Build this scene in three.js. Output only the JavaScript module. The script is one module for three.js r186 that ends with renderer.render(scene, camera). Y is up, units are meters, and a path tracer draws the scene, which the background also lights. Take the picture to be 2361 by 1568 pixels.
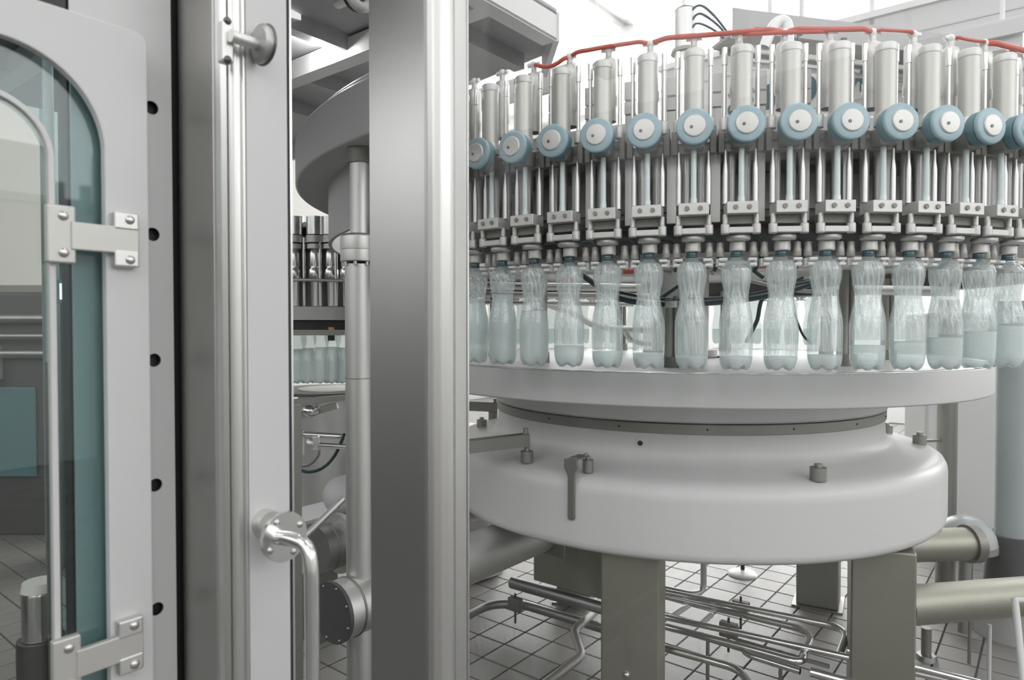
import * as THREE from 'three';
import { RoundedBoxGeometry } from 'three/addons/geometries/RoundedBoxGeometry.js';
import { TextGeometry } from 'three/addons/geometries/TextGeometry.js';
import { FontLoader } from 'three/addons/loaders/FontLoader.js';
import { mergeGeometries, toCreasedNormals } from 'three/addons/utils/BufferGeometryUtils.js';
import { ImprovedNoise } from 'three/addons/math/ImprovedNoise.js';
import { RectAreaLightUniformsLib } from 'three/addons/lights/RectAreaLightUniformsLib.js';

// ---------------------------------------------------------------- camera, light, exposure
const FOCAL = 1574, CAM_H = 1.45, PITCH = Math.atan(32 / FOCAL);
const scene = new THREE.Scene();
const camera = new THREE.PerspectiveCamera(2 * Math.atan(784 / FOCAL) * 180 / Math.PI, 2361 / 1568, 0.05, 60);
camera.position.set(0, CAM_H, 0);
camera.rotation.x = -PITCH;
const renderer = new THREE.WebGLRenderer({ antialias: true });
renderer.toneMapping = THREE.LinearToneMapping;
renderer.toneMappingExposure = 0.55;
camera.focus = 2.25; camera.userData.fStop = 4.5;
renderer.shadowMap.enabled = true;
scene.background = new THREE.Color(0x8f9494);
RectAreaLightUniformsLib.init();

// the machine and the hall stand at an angle to the view: u runs along the guard doors (away to the right), v towards the right of the camera
const BETA = 38.5 * Math.PI / 180, SB = Math.sin(BETA), CB = Math.cos(BETA), TURN = Math.PI / 2 - BETA;
const OX = -0.437, OZ = 1.05;                                             // front corner of the first guard post (x right, z forward)
const L = (u, y, v) => new THREE.Vector3(OX + u * SB + v * CB, y, -(OZ + u * CB - v * SB));
const toLocal = (p) => { const x = p.x - OX, z = -p.z - OZ; return { u: x * SB + z * CB, v: x * CB - z * SB, y: p.y }; };

const LAMP_INT = 7.5, WINDOW_INT = 9, SIDE_INT = 4.2, SKY_INT = 2.6;                     // strengths of the hall's lamps and windows
function areaLight(pos, target, w, h, intensity, color = 0xffffff) {
  const l = new THREE.RectAreaLight(color, intensity, w, h);
  l.position.copy(pos); l.lookAt(target); l.name = 'area_light'; scene.add(l);
  return l;
}
const lampSpots = [[1.2, 1.6], [1.2, -2.4], [4.6, 1.6], [4.6, -2.4], [-2.4, -0.4], [-2.4, 4.0]];
for (const [u, v] of lampSpots) areaLight(L(u, 5.28, v), L(u + 0.0001, 0, v), 2.6, 0.6, LAMP_INT);
areaLight(L(8.4, 5.4, -2.0), L(8.4001, 0, -2.0), 4.4, 9.6, SKY_INT);
areaLight(L(10.86, 3.8, -1), L(0, 3.8, -1), 12, 2.6, WINDOW_INT);
areaLight(L(0.6, 3.9, 6.86), L(0.6, 3.0, -3), 9, 2.2, SIDE_INT);
areaLight(L(-4.86, 4.1, -1.6), L(4, 2.4, -1.6), 11.8, 2.2, SIDE_INT * 0.75);

// ---------------------------------------------------------------- helpers
const V = (x, y, z) => new THREE.Vector3(x, y, z);
const W = (x, h, z) => V(x, CAM_H + h, -z);                                // x right, h above the eye, z forward
function ray(px, py) {
  const a = (px - 1180.5) / FOCAL, b = (784 - py) / FOCAL, c = Math.cos(PITCH), s = Math.sin(PITCH);
  return V(a, b * c - s, -(b * s + c));
}
const at = (px, py, z) => { const d = ray(px, py); return d.multiplyScalar(-z / d.z).add(V(0, CAM_H, 0)); };
const atH = (px, py, h) => { const d = ray(px, py); return d.multiplyScalar(h / d.y).add(V(0, CAM_H, 0)); };
function atV(px, py, v) {                                                  // where a line of sight meets the upright plane v
  const d = ray(px, py), o = toLocal(V(0, CAM_H, 0)), e = toLocal(V(0, CAM_H, 0).add(d)), t = (v - o.v) / (e.v - o.v);
  return { u: o.u + (e.u - o.u) * t, y: o.y + (e.y - o.y) * t };
}
let seedValue = 7;
const rnd = () => { seedValue = (seedValue * 1664525 + 1013904223) % 4294967296; return seedValue / 4294967296; };
const used = new Map();
function numbered(name) {
  const n = used.get(name) ?? 0; used.set(name, n + 1);
  return n ? name + '_' + String(n).padStart(3, '0') : name;
}
function tag(o, label, category, group, kind) {
  if (label) o.userData.label = label;
  if (category) o.userData.category = category;
  if (group) o.userData.group = group;
  if (kind) o.userData.kind = kind;
  return o;
}
function shadow(m) { m.castShadow = m.receiveShadow = true; return m; }
function thing(name, label, category, pos = V(0, 0, 0), turn = 0, group) {
  const o = new THREE.Group(); o.name = numbered(name); o.position.copy(pos); o.rotation.y = turn; scene.add(o);
  return tag(o, label, category, group);
}
function part(parent, name, geos, mat, label) {
  const g = Array.isArray(geos) ? (geos.length > 1 ? mergeGeometries(geos.map((x) => { const y = x.index ? x.toNonIndexed() : x; for (const k of Object.keys(y.attributes)) if (!['position', 'normal', 'uv'].includes(k)) y.deleteAttribute(k); return y; })) : geos[0]) : geos;
  const m = shadow(new THREE.Mesh(g, mat)); m.name = name; parent.add(m);
  if (label) m.userData.label = label;
  return m;
}
function solo(name, geos, mat, label, category, group) {
  const m = part(scene, numbered(name), geos, mat); return tag(m, label, category, group);
}
function struct(name, geos, mat) { const m = part(scene, numbered(name), geos, mat); m.userData.kind = 'structure'; return m; }
function cloneThing(root, name, label, group) {
  const c = root.clone(); c.name = numbered(name); c.userData = { ...root.userData }; if (label) c.userData.label = label; if (group) c.userData.group = group;
  scene.add(c); return c;
}
// geometry, placed directly
const box = (w, h, d, x = 0, y = 0, z = 0, r = 0) => {
  const g = r ? new RoundedBoxGeometry(w, h, d, 2, r) : new THREE.BoxGeometry(w, h, d);
  return g.translate(x, y, z);
};
const cyl = (r1, r2, y0, y1, x = 0, z = 0, n = 20) => new THREE.CylinderGeometry(r2, r1, y1 - y0, n).translate(x, (y0 + y1) / 2, z);
const cylZ = (r1, r2, z0, z1, x = 0, y = 0, n = 24) => new THREE.CylinderGeometry(r2, r1, z1 - z0, n).rotateX(Math.PI / 2).translate(x, y, (z0 + z1) / 2);
const cylX = (r1, r2, x0, x1, y = 0, z = 0, n = 24) => new THREE.CylinderGeometry(r2, r1, x1 - x0, n).rotateZ(-Math.PI / 2).translate((x0 + x1) / 2, y, z);
const ball = (r, x, y, z, sy = 1) => new THREE.SphereGeometry(r, 14, 10).scale(1, sy, 1).translate(x, y, z);
function rod(p, q, r, n = 16, r2 = r) {
  const d = q.clone().sub(p), g = new THREE.CylinderGeometry(r2, r, d.length(), n);
  g.applyQuaternion(new THREE.Quaternion().setFromUnitVectors(V(0, 1, 0), d.normalize()));
  return g.translate((p.x + q.x) / 2, (p.y + q.y) / 2, (p.z + q.z) / 2);
}
function bar(p, q, w, h) {                                                 // a square bar from p to q, h upright
  const d = q.clone().sub(p), g = new THREE.BoxGeometry(d.length(), h, w), m = new THREE.Matrix4();
  const x = d.clone().normalize(), z = V(0, 1, 0).cross(x).negate().normalize(), y = z.clone().cross(x);
  m.makeBasis(x, y, z); g.applyMatrix4(m);
  return g.translate((p.x + q.x) / 2, (p.y + q.y) / 2, (p.z + q.z) / 2);
}
function tube(pts, r, seg = 48, n = 12, tension = 0.35) { return new THREE.TubeGeometry(new THREE.CatmullRomCurve3(pts, false, 'catmullrom', tension), seg, r, n); }
function bent(pts, r, bend = 0.06, n = 14) {                               // straight pipe runs with rounded bends
  const path = new THREE.CurvePath();
  let from = pts[0].clone();
  for (let i = 1; i < pts.length - 1; i++) {
    const a = pts[i].clone().sub(pts[i - 1]), b = pts[i + 1].clone().sub(pts[i]), k = Math.min(bend, a.length() * 0.48, b.length() * 0.48);
    const s = pts[i].clone().sub(a.normalize().multiplyScalar(k)), e = pts[i].clone().add(b.normalize().multiplyScalar(k));
    path.add(new THREE.LineCurve3(from, s)); path.add(new THREE.QuadraticBezierCurve3(s, pts[i].clone(), e)); from = e;
  }
  path.add(new THREE.LineCurve3(from, pts[pts.length - 1].clone()));
  const cs = path.curves, geos = [];
  for (const c of cs) geos.push(new THREE.TubeGeometry(c, c.isLineCurve3 ? 1 : 8, r, n));
  return geos;
}
const lathe = (pts, n = 48, a0 = 0, a1 = Math.PI * 2) => new THREE.LatheGeometry(pts.map(([r, y]) => new THREE.Vector2(r, y)), n, a0, a1);
function roundRect(shape, x0, y0, x1, y1, r) {
  shape.moveTo(x0 + r, y0); shape.lineTo(x1 - r, y0); shape.absarc(x1 - r, y0 + r, r, -Math.PI / 2, 0); shape.lineTo(x1, y1 - r);
  shape.absarc(x1 - r, y1 - r, r, 0, Math.PI / 2); shape.lineTo(x0 + r, y1); shape.absarc(x0 + r, y1 - r, r, Math.PI / 2, Math.PI);
  shape.lineTo(x0, y0 + r); shape.absarc(x0 + r, y0 + r, r, Math.PI, Math.PI * 1.5); return shape;
}
const extrude = (shape, depth, bevel = 0, seg = 24) => new THREE.ExtrudeGeometry(shape, { depth, curveSegments: seg, bevelEnabled: bevel > 0, bevelSize: bevel, bevelThickness: bevel, bevelSegments: 2, bevelOffset: -bevel });

// ---------------------------------------------------------------- textures and materials
const noise = new ImprovedNoise();
function noiseTexture(w, h, f, repeatX, repeatY) {
  const d = new Uint8Array(w * h * 4);
  for (let y = 0; y < h; y++) for (let x = 0; x < w; x++) {
    const c = Math.max(0, Math.min(255, Math.round(f(x / w, y / h) * 255))), i = (y * w + x) * 4;
    d[i] = d[i + 1] = d[i + 2] = c; d[i + 3] = 255;
  }
  const t = new THREE.DataTexture(d, w, h); t.wrapS = t.wrapT = THREE.RepeatWrapping; t.magFilter = THREE.LinearFilter; t.minFilter = THREE.LinearFilter;
  t.repeat.set(repeatX, repeatY); t.needsUpdate = true; return t;
}
const per = (x, y, s, k) => { const a = x * Math.PI * 2, b = y * Math.PI * 2; return noise.noise(Math.cos(a) * s + k, Math.sin(a) * s + Math.cos(b) * s, Math.sin(b) * s + k * 2.3); };
const smudge = noiseTexture(256, 256, (x, y) => 0.55 + 0.28 * per(x, y, 1.1, 3) + 0.2 * per(x, y, 3.2, 9) + 0.06 * per(x, y, 11, 4), 2, 2);
const grain = noiseTexture(256, 256, (x, y) => 0.5 + 0.35 * noise.noise(x * 4, y * 160, 1.7) + 0.15 * noise.noise(x * 9, y * 330, 7.1), 3, 3);
const speckle = noiseTexture(256, 256, (x, y) => 0.5 + 0.3 * per(x, y, 9, 2) + 0.25 * per(x, y, 26, 6), 4, 4);
const streak = noiseTexture(256, 256, (x, y) => {
  const w = x + 0.3 * y, a = noise.noise(w * 16, y * 3.2, 5.2), b = noise.noise(w * 44, y * 8, 1.3), c = noise.noise(x * 5, y * 4, 8.8);
  return 0.3 + 0.6 * a + 0.4 * b + 0.35 * c;
}, 2, 1);
const fizz = noiseTexture(256, 256, (x, y) => 0.5 + 0.35 * noise.noise(x * 14, y * 40, 2.2) + 0.3 * noise.noise(x * 40, y * 90, 6.1), 2, 1);

const metal = (c, rough, extra = {}) => new THREE.MeshPhysicalMaterial({ color: new THREE.Color().setRGB(c[0], c[1], c[2]), metalness: 1, roughness: rough, ...extra });
const paint = (c, rough = 0.5, extra = {}) => new THREE.MeshPhysicalMaterial({ color: new THREE.Color().setRGB(c[0], c[1], c[2]), metalness: 0, roughness: rough, ...extra });
const M = {
  post: metal([0.66, 0.655, 0.64], 0.4),
  postFace: metal([0.66, 0.66, 0.65], 0.36, { roughnessMap: smudge }),
  sheet: paint([0.62, 0.625, 0.62], 0.42, { clearcoat: 0.2, clearcoatRoughness: 0.3 }),
  bright: metal([0.78, 0.78, 0.77], 0.2),
  satin: metal([0.72, 0.715, 0.7], 0.48),
  alu: new THREE.MeshPhysicalMaterial({ color: 0xc9c8c3, metalness: 0.6, roughness: 0.5 }),
  block: new THREE.MeshPhysicalMaterial({ color: 0xd6d5d2, metalness: 0.55, roughness: 0.5 }),
  grey: metal([0.42, 0.42, 0.41], 0.45),
  dull: metal([0.34, 0.335, 0.31], 0.5, { bumpMap: speckle, bumpScale: 0.0004 }),
  olive: metal([0.40, 0.395, 0.34], 0.52, { bumpMap: speckle, bumpScale: 0.0004 }),
  dark: metal([0.16, 0.16, 0.155], 0.45),
  bolt: metal([0.6, 0.59, 0.57], 0.28),
  black: paint([0.02, 0.02, 0.021], 0.5),
  rubber: paint([0.035, 0.04, 0.04], 0.6),
  white: paint([0.74, 0.735, 0.73], 0.38, { clearcoat: 0.15, clearcoatRoughness: 0.25 }),
  whiteCast: paint([0.72, 0.715, 0.71], 0.4, { clearcoat: 0.15, clearcoatRoughness: 0.25, bumpMap: speckle, bumpScale: 0.0003 }),
  hood: paint([0.58, 0.58, 0.58], 0.5),
  frame: paint([0.74, 0.74, 0.735], 0.5),
  ceiling: paint([0.86, 0.86, 0.85], 0.9),
  wall: paint([0.82, 0.82, 0.81], 0.9),
  wallGrey: paint([0.55, 0.54, 0.51], 0.9),
  wallDark: paint([0.16, 0.16, 0.15], 0.8),
  teal: paint([0.34, 0.48, 0.53], 0.38, { clearcoat: 0.15 }),
  tealDark: paint([0.13, 0.27, 0.3], 0.45),
  aqua: paint([0.7, 0.8, 0.79], 0.25, { clearcoat: 0.5 }),
  neck: paint([0.03, 0.12, 0.15], 0.15, { transmission: 0.25, clearcoat: 0.6 }),
  red: paint([0.55, 0.09, 0.06], 0.35),
  hose: paint([0.02, 0.05, 0.055], 0.4),
  fitting: paint([0.8, 0.8, 0.78], 0.35, { clearcoat: 0.3 }),
  blue: paint([0.0, 0.2, 0.5], 0.4),
  amber: paint([0.9, 0.35, 0.03], 0.4),
  sign: paint([0.62, 0.62, 0.62], 0.5),
  letters: paint([0.02, 0.09, 0.11], 0.5),
  grout: paint([0.16, 0.155, 0.15], 0.5, { roughnessMap: smudge }),
  tealCabinet: paint([0.2, 0.29, 0.3], 0.4),
  sideSteel: metal([0.47, 0.46, 0.44], 0.42),
  tubeGlow: new THREE.MeshStandardMaterial({ color: 0xffffff, emissive: 0xffffff, emissiveIntensity: 1.1 }),
  deck: paint([0.42, 0.42, 0.425], 0.55),
  conveyor: paint([0.42, 0.42, 0.42], 0.5),
  rodSteel: metal([0.76, 0.755, 0.74], 0.42),
  machineDark: paint([0.11, 0.11, 0.11], 0.5),
  glass: new THREE.MeshPhysicalMaterial({ color: 0xffffff, transmission: 1, roughness: 0, thickness: 0, ior: 1.25, metalness: 0 }),
  tintGlass: new THREE.MeshPhysicalMaterial({ color: new THREE.Color().setRGB(0.88, 0.9, 0.88), transmission: 1, roughness: 0.02, thickness: 0, ior: 1.5 }),
  bottle: new THREE.MeshPhysicalMaterial({ color: new THREE.Color().setRGB(0.93, 0.97, 0.965), transmission: 0.8, roughness: 0.1, thickness: 0, ior: 1.45, clearcoat: 0.6, clearcoatRoughness: 0.08, bumpMap: fizz, bumpScale: 0.0006 }),
  water: new THREE.MeshPhysicalMaterial({ color: new THREE.Color().setRGB(0.93, 0.97, 0.965), transmission: 0.5, roughness: 0.3, thickness: 0, ior: 1.33, bumpMap: fizz, bumpScale: 0.0015 }),
  spray: new THREE.MeshPhysicalMaterial({ color: new THREE.Color().setRGB(0.93, 0.96, 0.96), roughness: 0.3, alphaMap: streak, transparent: true, side: THREE.DoubleSide }),
  lamp: new THREE.MeshStandardMaterial({ color: 0xffffff, emissive: 0xffffff, emissiveIntensity: 3.2 }),
  paneDim: new THREE.MeshStandardMaterial({ color: 0xffffff, emissive: 0xf2f8ff, emissiveIntensity: 1.3 }),
  pane: new THREE.MeshStandardMaterial({ color: 0xffffff, emissive: 0xfafdff, emissiveIntensity: 3.2 }),
};
const tileMats = [0, 1, 2, 3].map((k) => paint([0.27 + 0.025 * k, 0.26 + 0.024 * k, 0.245 + 0.022 * k], 0.26, { roughnessMap: smudge, bumpMap: speckle, bumpScale: 0.0006 }));

// ---------------------------------------------------------------- the hall
const roomBox = (u, y, v, du, dy, dv) => { const p = L(u, y, v); return new THREE.BoxGeometry(du, dy, dv).rotateY(TURN).translate(p.x, p.y, p.z); };
struct('wall_right', roomBox(11.1, 2.8, -0.5, 0.2, 5.6, 15.4), M.wall);
struct('wall_back', roomBox(3, 2.8, -8.1, 16.4, 5.6, 0.2), M.wallGrey);
struct('wall_front', roomBox(3, 2.8, 7.1, 16.4, 5.6, 0.2), M.wall);
struct('wall_left', roomBox(-5.1, 2.8, -0.5, 0.2, 5.6, 15.4), M.wallGrey);
const ceiling = struct('ceiling', roomBox(3, 5.7, -0.5, 16.4, 0.2, 15.4), M.ceiling);
for (let k = 0; k < 7; k++) part(ceiling, 'roof_beam', roomBox(-3.6 + k * 2.3, 5.52, -0.5, 0.16, 0.2, 15), M.ceiling);
for (const v of [-5.2, -1.2, 2.8]) part(ceiling, 'roof_beam', roomBox(3, 5.47, v, 16, 0.26, 0.22), M.ceiling);
const trunk = part(ceiling, 'cable_duct', roomBox(9.2, 4.35, 0.4, 0.22, 0.16, 13), M.frame);
part(trunk, 'duct_lid', roomBox(9.2, 4.45, 0.4, 0.3, 0.03, 13), M.ceiling);
function litWindow(u, y, v, w, h, along, mat = M.pane) {
  const frameGeo = along ? roomBox(u, y, v, w + 0.16, h + 0.16, 0.05) : roomBox(u, y, v, 0.05, h + 0.16, w + 0.16);
  const o = struct('window_' + (++windowCount), frameGeo, M.wall);
  const n = Math.max(2, Math.round(w / 1.1)), s = along ? (v > 0 ? -0.04 : 0.04) : (u > 0 ? -0.04 : 0.04);
  for (let i = 0; i < n; i++) {
    const off = (i + 0.5) * w / n - w / 2;
    part(o, 'window_pane', along ? roomBox(u + off, y, v + s, w / n - 0.06, h, 0.03) : roomBox(u + s, y, v + off, 0.03, h, w / n - 0.06), mat);
  }
}
let windowCount = 0;
for (const v of [-6.2, -3.1, 0, 3.1, 5.6]) litWindow(10.97, 3.8, v, v > 5 ? 1.7 : 2.8, 2.6, false);
for (const u of [-2.4, 0.7, 3.8]) litWindow(u, 3.9, 6.97, 2.8, 2.2, true, M.paneDim);
for (const v of [-6.2, -3.1, 0, 3.1]) litWindow(-4.97, 4.1, v, 2.7, 2.2, false, M.paneDim);
for (let k = 0; k < 6; k++) {                                               // roof lights over the far half of the hall
  const v = -6.1 + k * 1.64, o = struct('window_' + (++windowCount), roomBox(8.4, 5.585, v, 4.7, 0.05, 1.56), M.ceiling);
  for (let i = 0; i < 3; i++) part(o, 'window_pane', roomBox(6.87 + i * 1.53, 5.55, v, 1.47, 0.03, 1.4), M.pane);
}
for (const [u, v] of lampSpots) {
  const o = solo('ceiling_light', roomBox(u, 5.36, v, 0.7, 0.08, 2.7), M.frame, 'long white ceiling lamp hanging over the hall', 'lamp', 'hall ceiling lamps');
  part(o, 'diffuser', roomBox(u, 5.31, v, 0.58, 0.02, 2.58), M.lamp);
}

// floor: tiles laid along u and v, 155 mm grid
const floor = struct('floor', roomBox(3, -0.058, -0.5, 16.4, 0.1, 15.4), M.grout);
{
  const g = 0.155, tile = new RoundedBoxGeometry(g - 0.008, 0.012, g - 0.008, 1, 0.002).rotateY(TURN), list = [];
  const o0 = toLocal(at(1163, 1494, 3.08));
  for (let i = -30; i < 72; i++) for (let k = -62; k < 28; k++) {
    const u = o0.u + (i + 0.5) * g, v = o0.v + (k + 0.5) * g;
    if (u < -4.9 || u > 10.9 || v < -7.9 || v > 6.9) continue;
    const p = L(u, -0.004, v), z = -p.z;
    if (z < 2.3) continue;
    const px = 1180 + FOCAL * p.x / z, py = 752 + FOCAL * CAM_H / z;
    const shown = px > 640 && px < 2420 && py < 1640 && z < 9;
    const hidden = py < 1290 && !(px > 2090 && py > 1180);
    list.push({ p, z, near: shown && !hidden && !(px < 640) && !(px > 860 && px < 1070) && !(px > 1400 && px < 1520) && !(px > 1975 && px < 2090), shown: px > -200 && px < 2600 && z < 12 });
  }
  list.sort((a, b) => a.z - b.z);
  let n = 0; const rest = [];
  for (const t of list) {
    if (t.near && n < 296) { const m = part(floor, n ? 'floor_tile_' + String(n).padStart(3, '0') : 'floor_tile', tile, tileMats[Math.floor(rnd() * 4)]); m.position.copy(t.p); m.position.y += (rnd() - 0.5) * 0.0012; n++; } else if (t.shown) rest.push(t.p);
  }
  const inst = shadow(new THREE.InstancedMesh(tile, tileMats[1], rest.length)); inst.name = 'far_floor_tiles'; inst.userData.kind = 'stuff';
  const mm = new THREE.Matrix4();
  rest.forEach((p, i) => inst.setMatrixAt(i, mm.makeTranslation(p.x, p.y, p.z)));
  floor.add(inst);
}

// ---------------------------------------------------------------- guard posts, door and panes in the foreground
function upright(pts, y0, y1) {                                            // outline in (u, v), extruded upwards
  const s = new THREE.Shape(pts.map(([u, v]) => new THREE.Vector2(u, -v)));
  return toCreasedNormals(new THREE.ExtrudeGeometry(s, { depth: y1 - y0, bevelEnabled: false }).rotateX(-Math.PI / 2).translate(0, y0, 0), 0.5);
}
const arc = (cx, cy, r, a0, a1, n) => Array.from({ length: n + 1 }, (_, i) => { const a = (a0 + (a1 - a0) * i / n) * Math.PI / 180; return [cx + r * Math.cos(a), cy + r * Math.sin(a)]; });
{
  const p1 = thing('guard_post', 'narrow brushed steel corner post beside the rounded-window door', 'post', L(0, 0, 0), TURN);
  part(p1, 'column', upright([[0, -0.15], [0, -0.036], ...arc(0.03, -0.03, 0.03, 184, 140, 8), [0.0105, -0.0145], ...arc(0.0185, -0.011, 0.0085, 200, 90, 8), [0.021, -0.006], [0.026, -0.006], ...arc(0.031, -0.004, 0.004, 180, 90, 5), [0.034, -0.002], [0.106, -0.002], [0.106, -0.15]], 0, 3.0), M.post);
  part(p1, 'face_plate', upright([[0.0335, -0.002], [0.0335, 0.0], [0.106, 0.0], [0.106, -0.002]], 0, 3.0), M.sheet);
  part(p1, 'side_face', upright([[-0.0012, -0.148], [-0.0012, -0.038], [0, -0.037], [0, -0.149]], 0, 3.0), M.sideSteel);
  part(p1, 'seal_strip', upright([[0.107, -0.06], [0.107, 0.001], [0.1095, 0.001], [0.1095, -0.06]], 0, 3.0), M.rubber);
  part(p1, 'edge_trim', upright([[0.11, -0.06], [0.11, 0.002], [0.1135, 0.002], [0.1135, -0.06]], 0, 3.0), M.bright);
  const p2 = thing('guard_post', 'wide brushed steel post with one large rounded corner, nearest the bottles', 'post', L(0.452, 0, 0.004), TURN);
  part(p2, 'column', upright([[0, -0.212], [0, -0.045], ...arc(0.045, -0.045, 0.045, 180, 90, 18), [0.0475, -0.004], [0.052, -0.004], [0.0535, 0], [0.088, 0], [0.088, -0.212]], 0, 3.0), M.post);
  part(p2, 'edge_trim', upright([[0.0885, -0.05], [0.0885, 0.003], [0.0925, 0.003], [0.0925, -0.05]], 0, 3.0), M.bright);
  const jw = thing('door_jamb', 'flat grey jamb strip with a row of black drilled holes beside the door', 'jamb', L(0, 0, -0.15), TURN);
  const s = new THREE.Shape([[-0.16, 0.0], [-0.012, 0.0], [-0.012, 3.0], [-0.16, 3.0]].map(([a, b]) => new THREE.Vector2(a, b)));
  for (let k = -5; k < 8; k++) { const h = new THREE.Path(); h.absarc(-0.0437, CAM_H + 0.3526 - 0.204 * k, 0.0108, 0, Math.PI * 2); if (CAM_H + 0.3526 - 0.204 * k < 2.95 && CAM_H + 0.3526 - 0.204 * k > 0.05) s.holes.push(h); }
  part(jw, 'jamb_plate', extrude(s, 0.003).translate(0, 0, -0.003), M.sheet);
  part(jw, 'jamb_core', box(0.21, 3.0, 0.03, -0.055, 1.5, -0.03), M.black);
}
const DOOR_V = -0.117;
{
  const d = thing('guard_door', 'pale grey sheet metal door with a large rounded window opening', 'door', L(0, 0, DOOR_V), TURN);
  const s = new THREE.Shape(); roundRect(s, -1.15, 0.12, -0.065, CAM_H + 0.453, 0.018);
  const h = new THREE.Path(); roundRect(h, -0.95, 0.42, -0.1275, CAM_H + 0.391, 0.131); s.holes.push(h);
  part(d, 'door_panel', extrude(s, 0.012, 0.002, 32).translate(0, 0, -0.012), M.sheet);
  const pane = thing('door_glazing', 'inner glazed pane with a rounded pale rim, behind the door opening', 'window', L(0, 0, DOOR_V), TURN);
  const g = new THREE.Shape(); roundRect(g, -0.9, 0.5, -0.1975, CAM_H + 0.315, 0.08);
  part(pane, 'glass', extrude(g, 0.004, 0, 24).translate(0, 0, -0.007), M.tintGlass);
  const rim = new THREE.Shape(); roundRect(rim, -0.905, 0.495, -0.1925, CAM_H + 0.32, 0.085);
  const rh = new THREE.Path(); roundRect(rh, -0.893, 0.507, -0.2005, CAM_H + 0.312, 0.077); rim.holes.push(rh);
  part(pane, 'rim', extrude(rim, 0.012, 0.0015, 24).translate(0, 0, -0.011), M.sheet);
  const tint = thing('door_glazing', 'teal tinted glass strip filling the curved gap behind the inner pane', 'window', L(0, 0, DOOR_V - 0.02), TURN);
  const t2 = new THREE.Shape(); roundRect(t2, -1.0, 0.4, -0.1, CAM_H + 0.42, 0.13);
  const th = new THREE.Path(); roundRect(th, -0.89, 0.51, -0.2, CAM_H + 0.312, 0.077); t2.holes.push(th);
  part(tint, 'glass', extrude(t2, 0.003).translate(0, 0, -0.003), new THREE.MeshPhysicalMaterial({ color: new THREE.Color().setRGB(0.7, 0.8, 0.8), transmission: 1, roughness: 0.03, thickness: 0, ior: 1.5 }));
  // hinges: T-shaped plate on the pane, arm across the gap, two lugs on the door panel
  const hinge = thing('window_hinge', 'upper bolted steel hinge joining the window pane to the pale door', 'hinge', L(-0.14, CAM_H + 0.13, DOOR_V), TURN, 'hinges of the rounded window');
  part(hinge, 'hinge_plate', box(0.036, 0.082, 0.014, -0.049, 0, 0.0075, 0.003), M.alu);
  part(hinge, 'hinge_arm', box(0.092, 0.04, 0.011, 0.008, -0.001, 0.0115, 0.002), M.alu);
  for (const y of [0.028, -0.028]) part(hinge, 'lug', box(0.035, 0.026, 0.018, 0.036, y, 0.0095, 0.003), M.satin);
  for (const [x, y, z] of [[-0.047, 0.026, 0.015], [-0.047, -0.026, 0.015], [0.04, 0.03, 0.019], [0.04, -0.03, 0.019]]) part(hinge, 'bolt', new THREE.SphereGeometry(0.0068, 16, 10).scale(1, 1, 0.6).translate(x, y, z), M.bolt);
  const h2 = cloneThing(hinge, 'window_hinge', 'lower bolted steel hinge joining the window pane to the pale door');
  h2.position.y = CAM_H - 0.487;
}
{ // round knob and tubular handle on the first post, second knob high on the wide post
  const k = thing('latch_knob', 'round steel latch knob on a stem, high on the narrow post', 'knob', L(-0.004, CAM_H + 0.436, 0.004), TURN);
  part(k, 'mount', [box(0.018, 0.062, 0.02, 0.002, -0.006, 0.0, 0.004)], M.satin);
  part(k, 'stem', cylX(0.0095, 0.0085, 0.0, 0.05, 0.0, 0.018, 18), M.satin);
  part(k, 'disc', [cylX(0.03, 0.03, 0.046, 0.056, 0.002, 0.022, 36), cylX(0.024, 0.03, 0.042, 0.046, 0.002, 0.022, 36)], M.grey);
  part(k, 'disc_rim', new THREE.TorusGeometry(0.0295, 0.0028, 10, 40).rotateY(Math.PI / 2).translate(0.054, 0.002, 0.022), M.dark);
  for (const y of [0.024, -0.034]) part(k, 'screw', ball(0.006, 0.0, y, 0.009), M.dark);
  const kb = thing('latch_knob', 'round white ringed knob hanging at the top beside the wide post', 'knob', at(815, -8, 1.62), TURN);
  part(kb, 'disc', cylZ(0.035, 0.035, 0, 0.02, 0, 0, 36), M.dark);
  part(kb, 'ring', new THREE.TorusGeometry(0.03, 0.012, 12, 40).translate(0, 0, 0.022), M.fitting);
  part(kb, 'stem', rod(V(0, 0, 0), V(0.04, 0.03, -0.11), 0.012), M.satin);
  const hd = thing('door_handle', 'tubular bent steel handle with a round bolted flange on the narrow post', 'handle', L(0.06, CAM_H - 0.33, 0), TURN);
  part(hd, 'rosette', cylZ(0.024, 0.022, 0, 0.02, 0, 0.012, 32), M.satin);
  part(hd, 'neck', cylZ(0.015, 0.015, 0.018, 0.055, 0, 0.006, 24), M.satin);
  const fl = part(hd, 'flange', cylZ(0.039, 0.039, 0.05, 0.058, 0, 0, 44), M.bright);
  for (let i = 0; i < 4; i++) { const a = 0.5 + i * Math.PI / 2; part(fl, 'bolt', new THREE.SphereGeometry(0.0052, 12, 8).scale(1, 1, 0.6).translate(Math.cos(a) * 0.03, Math.sin(a) * 0.03, 0.0585), M.bolt); }
  part(hd, 'tube', tube([V(-0.012, 0.002, 0.056), V(-0.006, 0.003, 0.085), V(0.0, -0.004, 0.112), V(0.0, -0.032, 0.124), V(0.0, -0.1, 0.126), V(0, -0.25, 0.126), V(0, -0.62, 0.126)], 0.0112, 80, 18, 0.5), M.bright);
}
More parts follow.
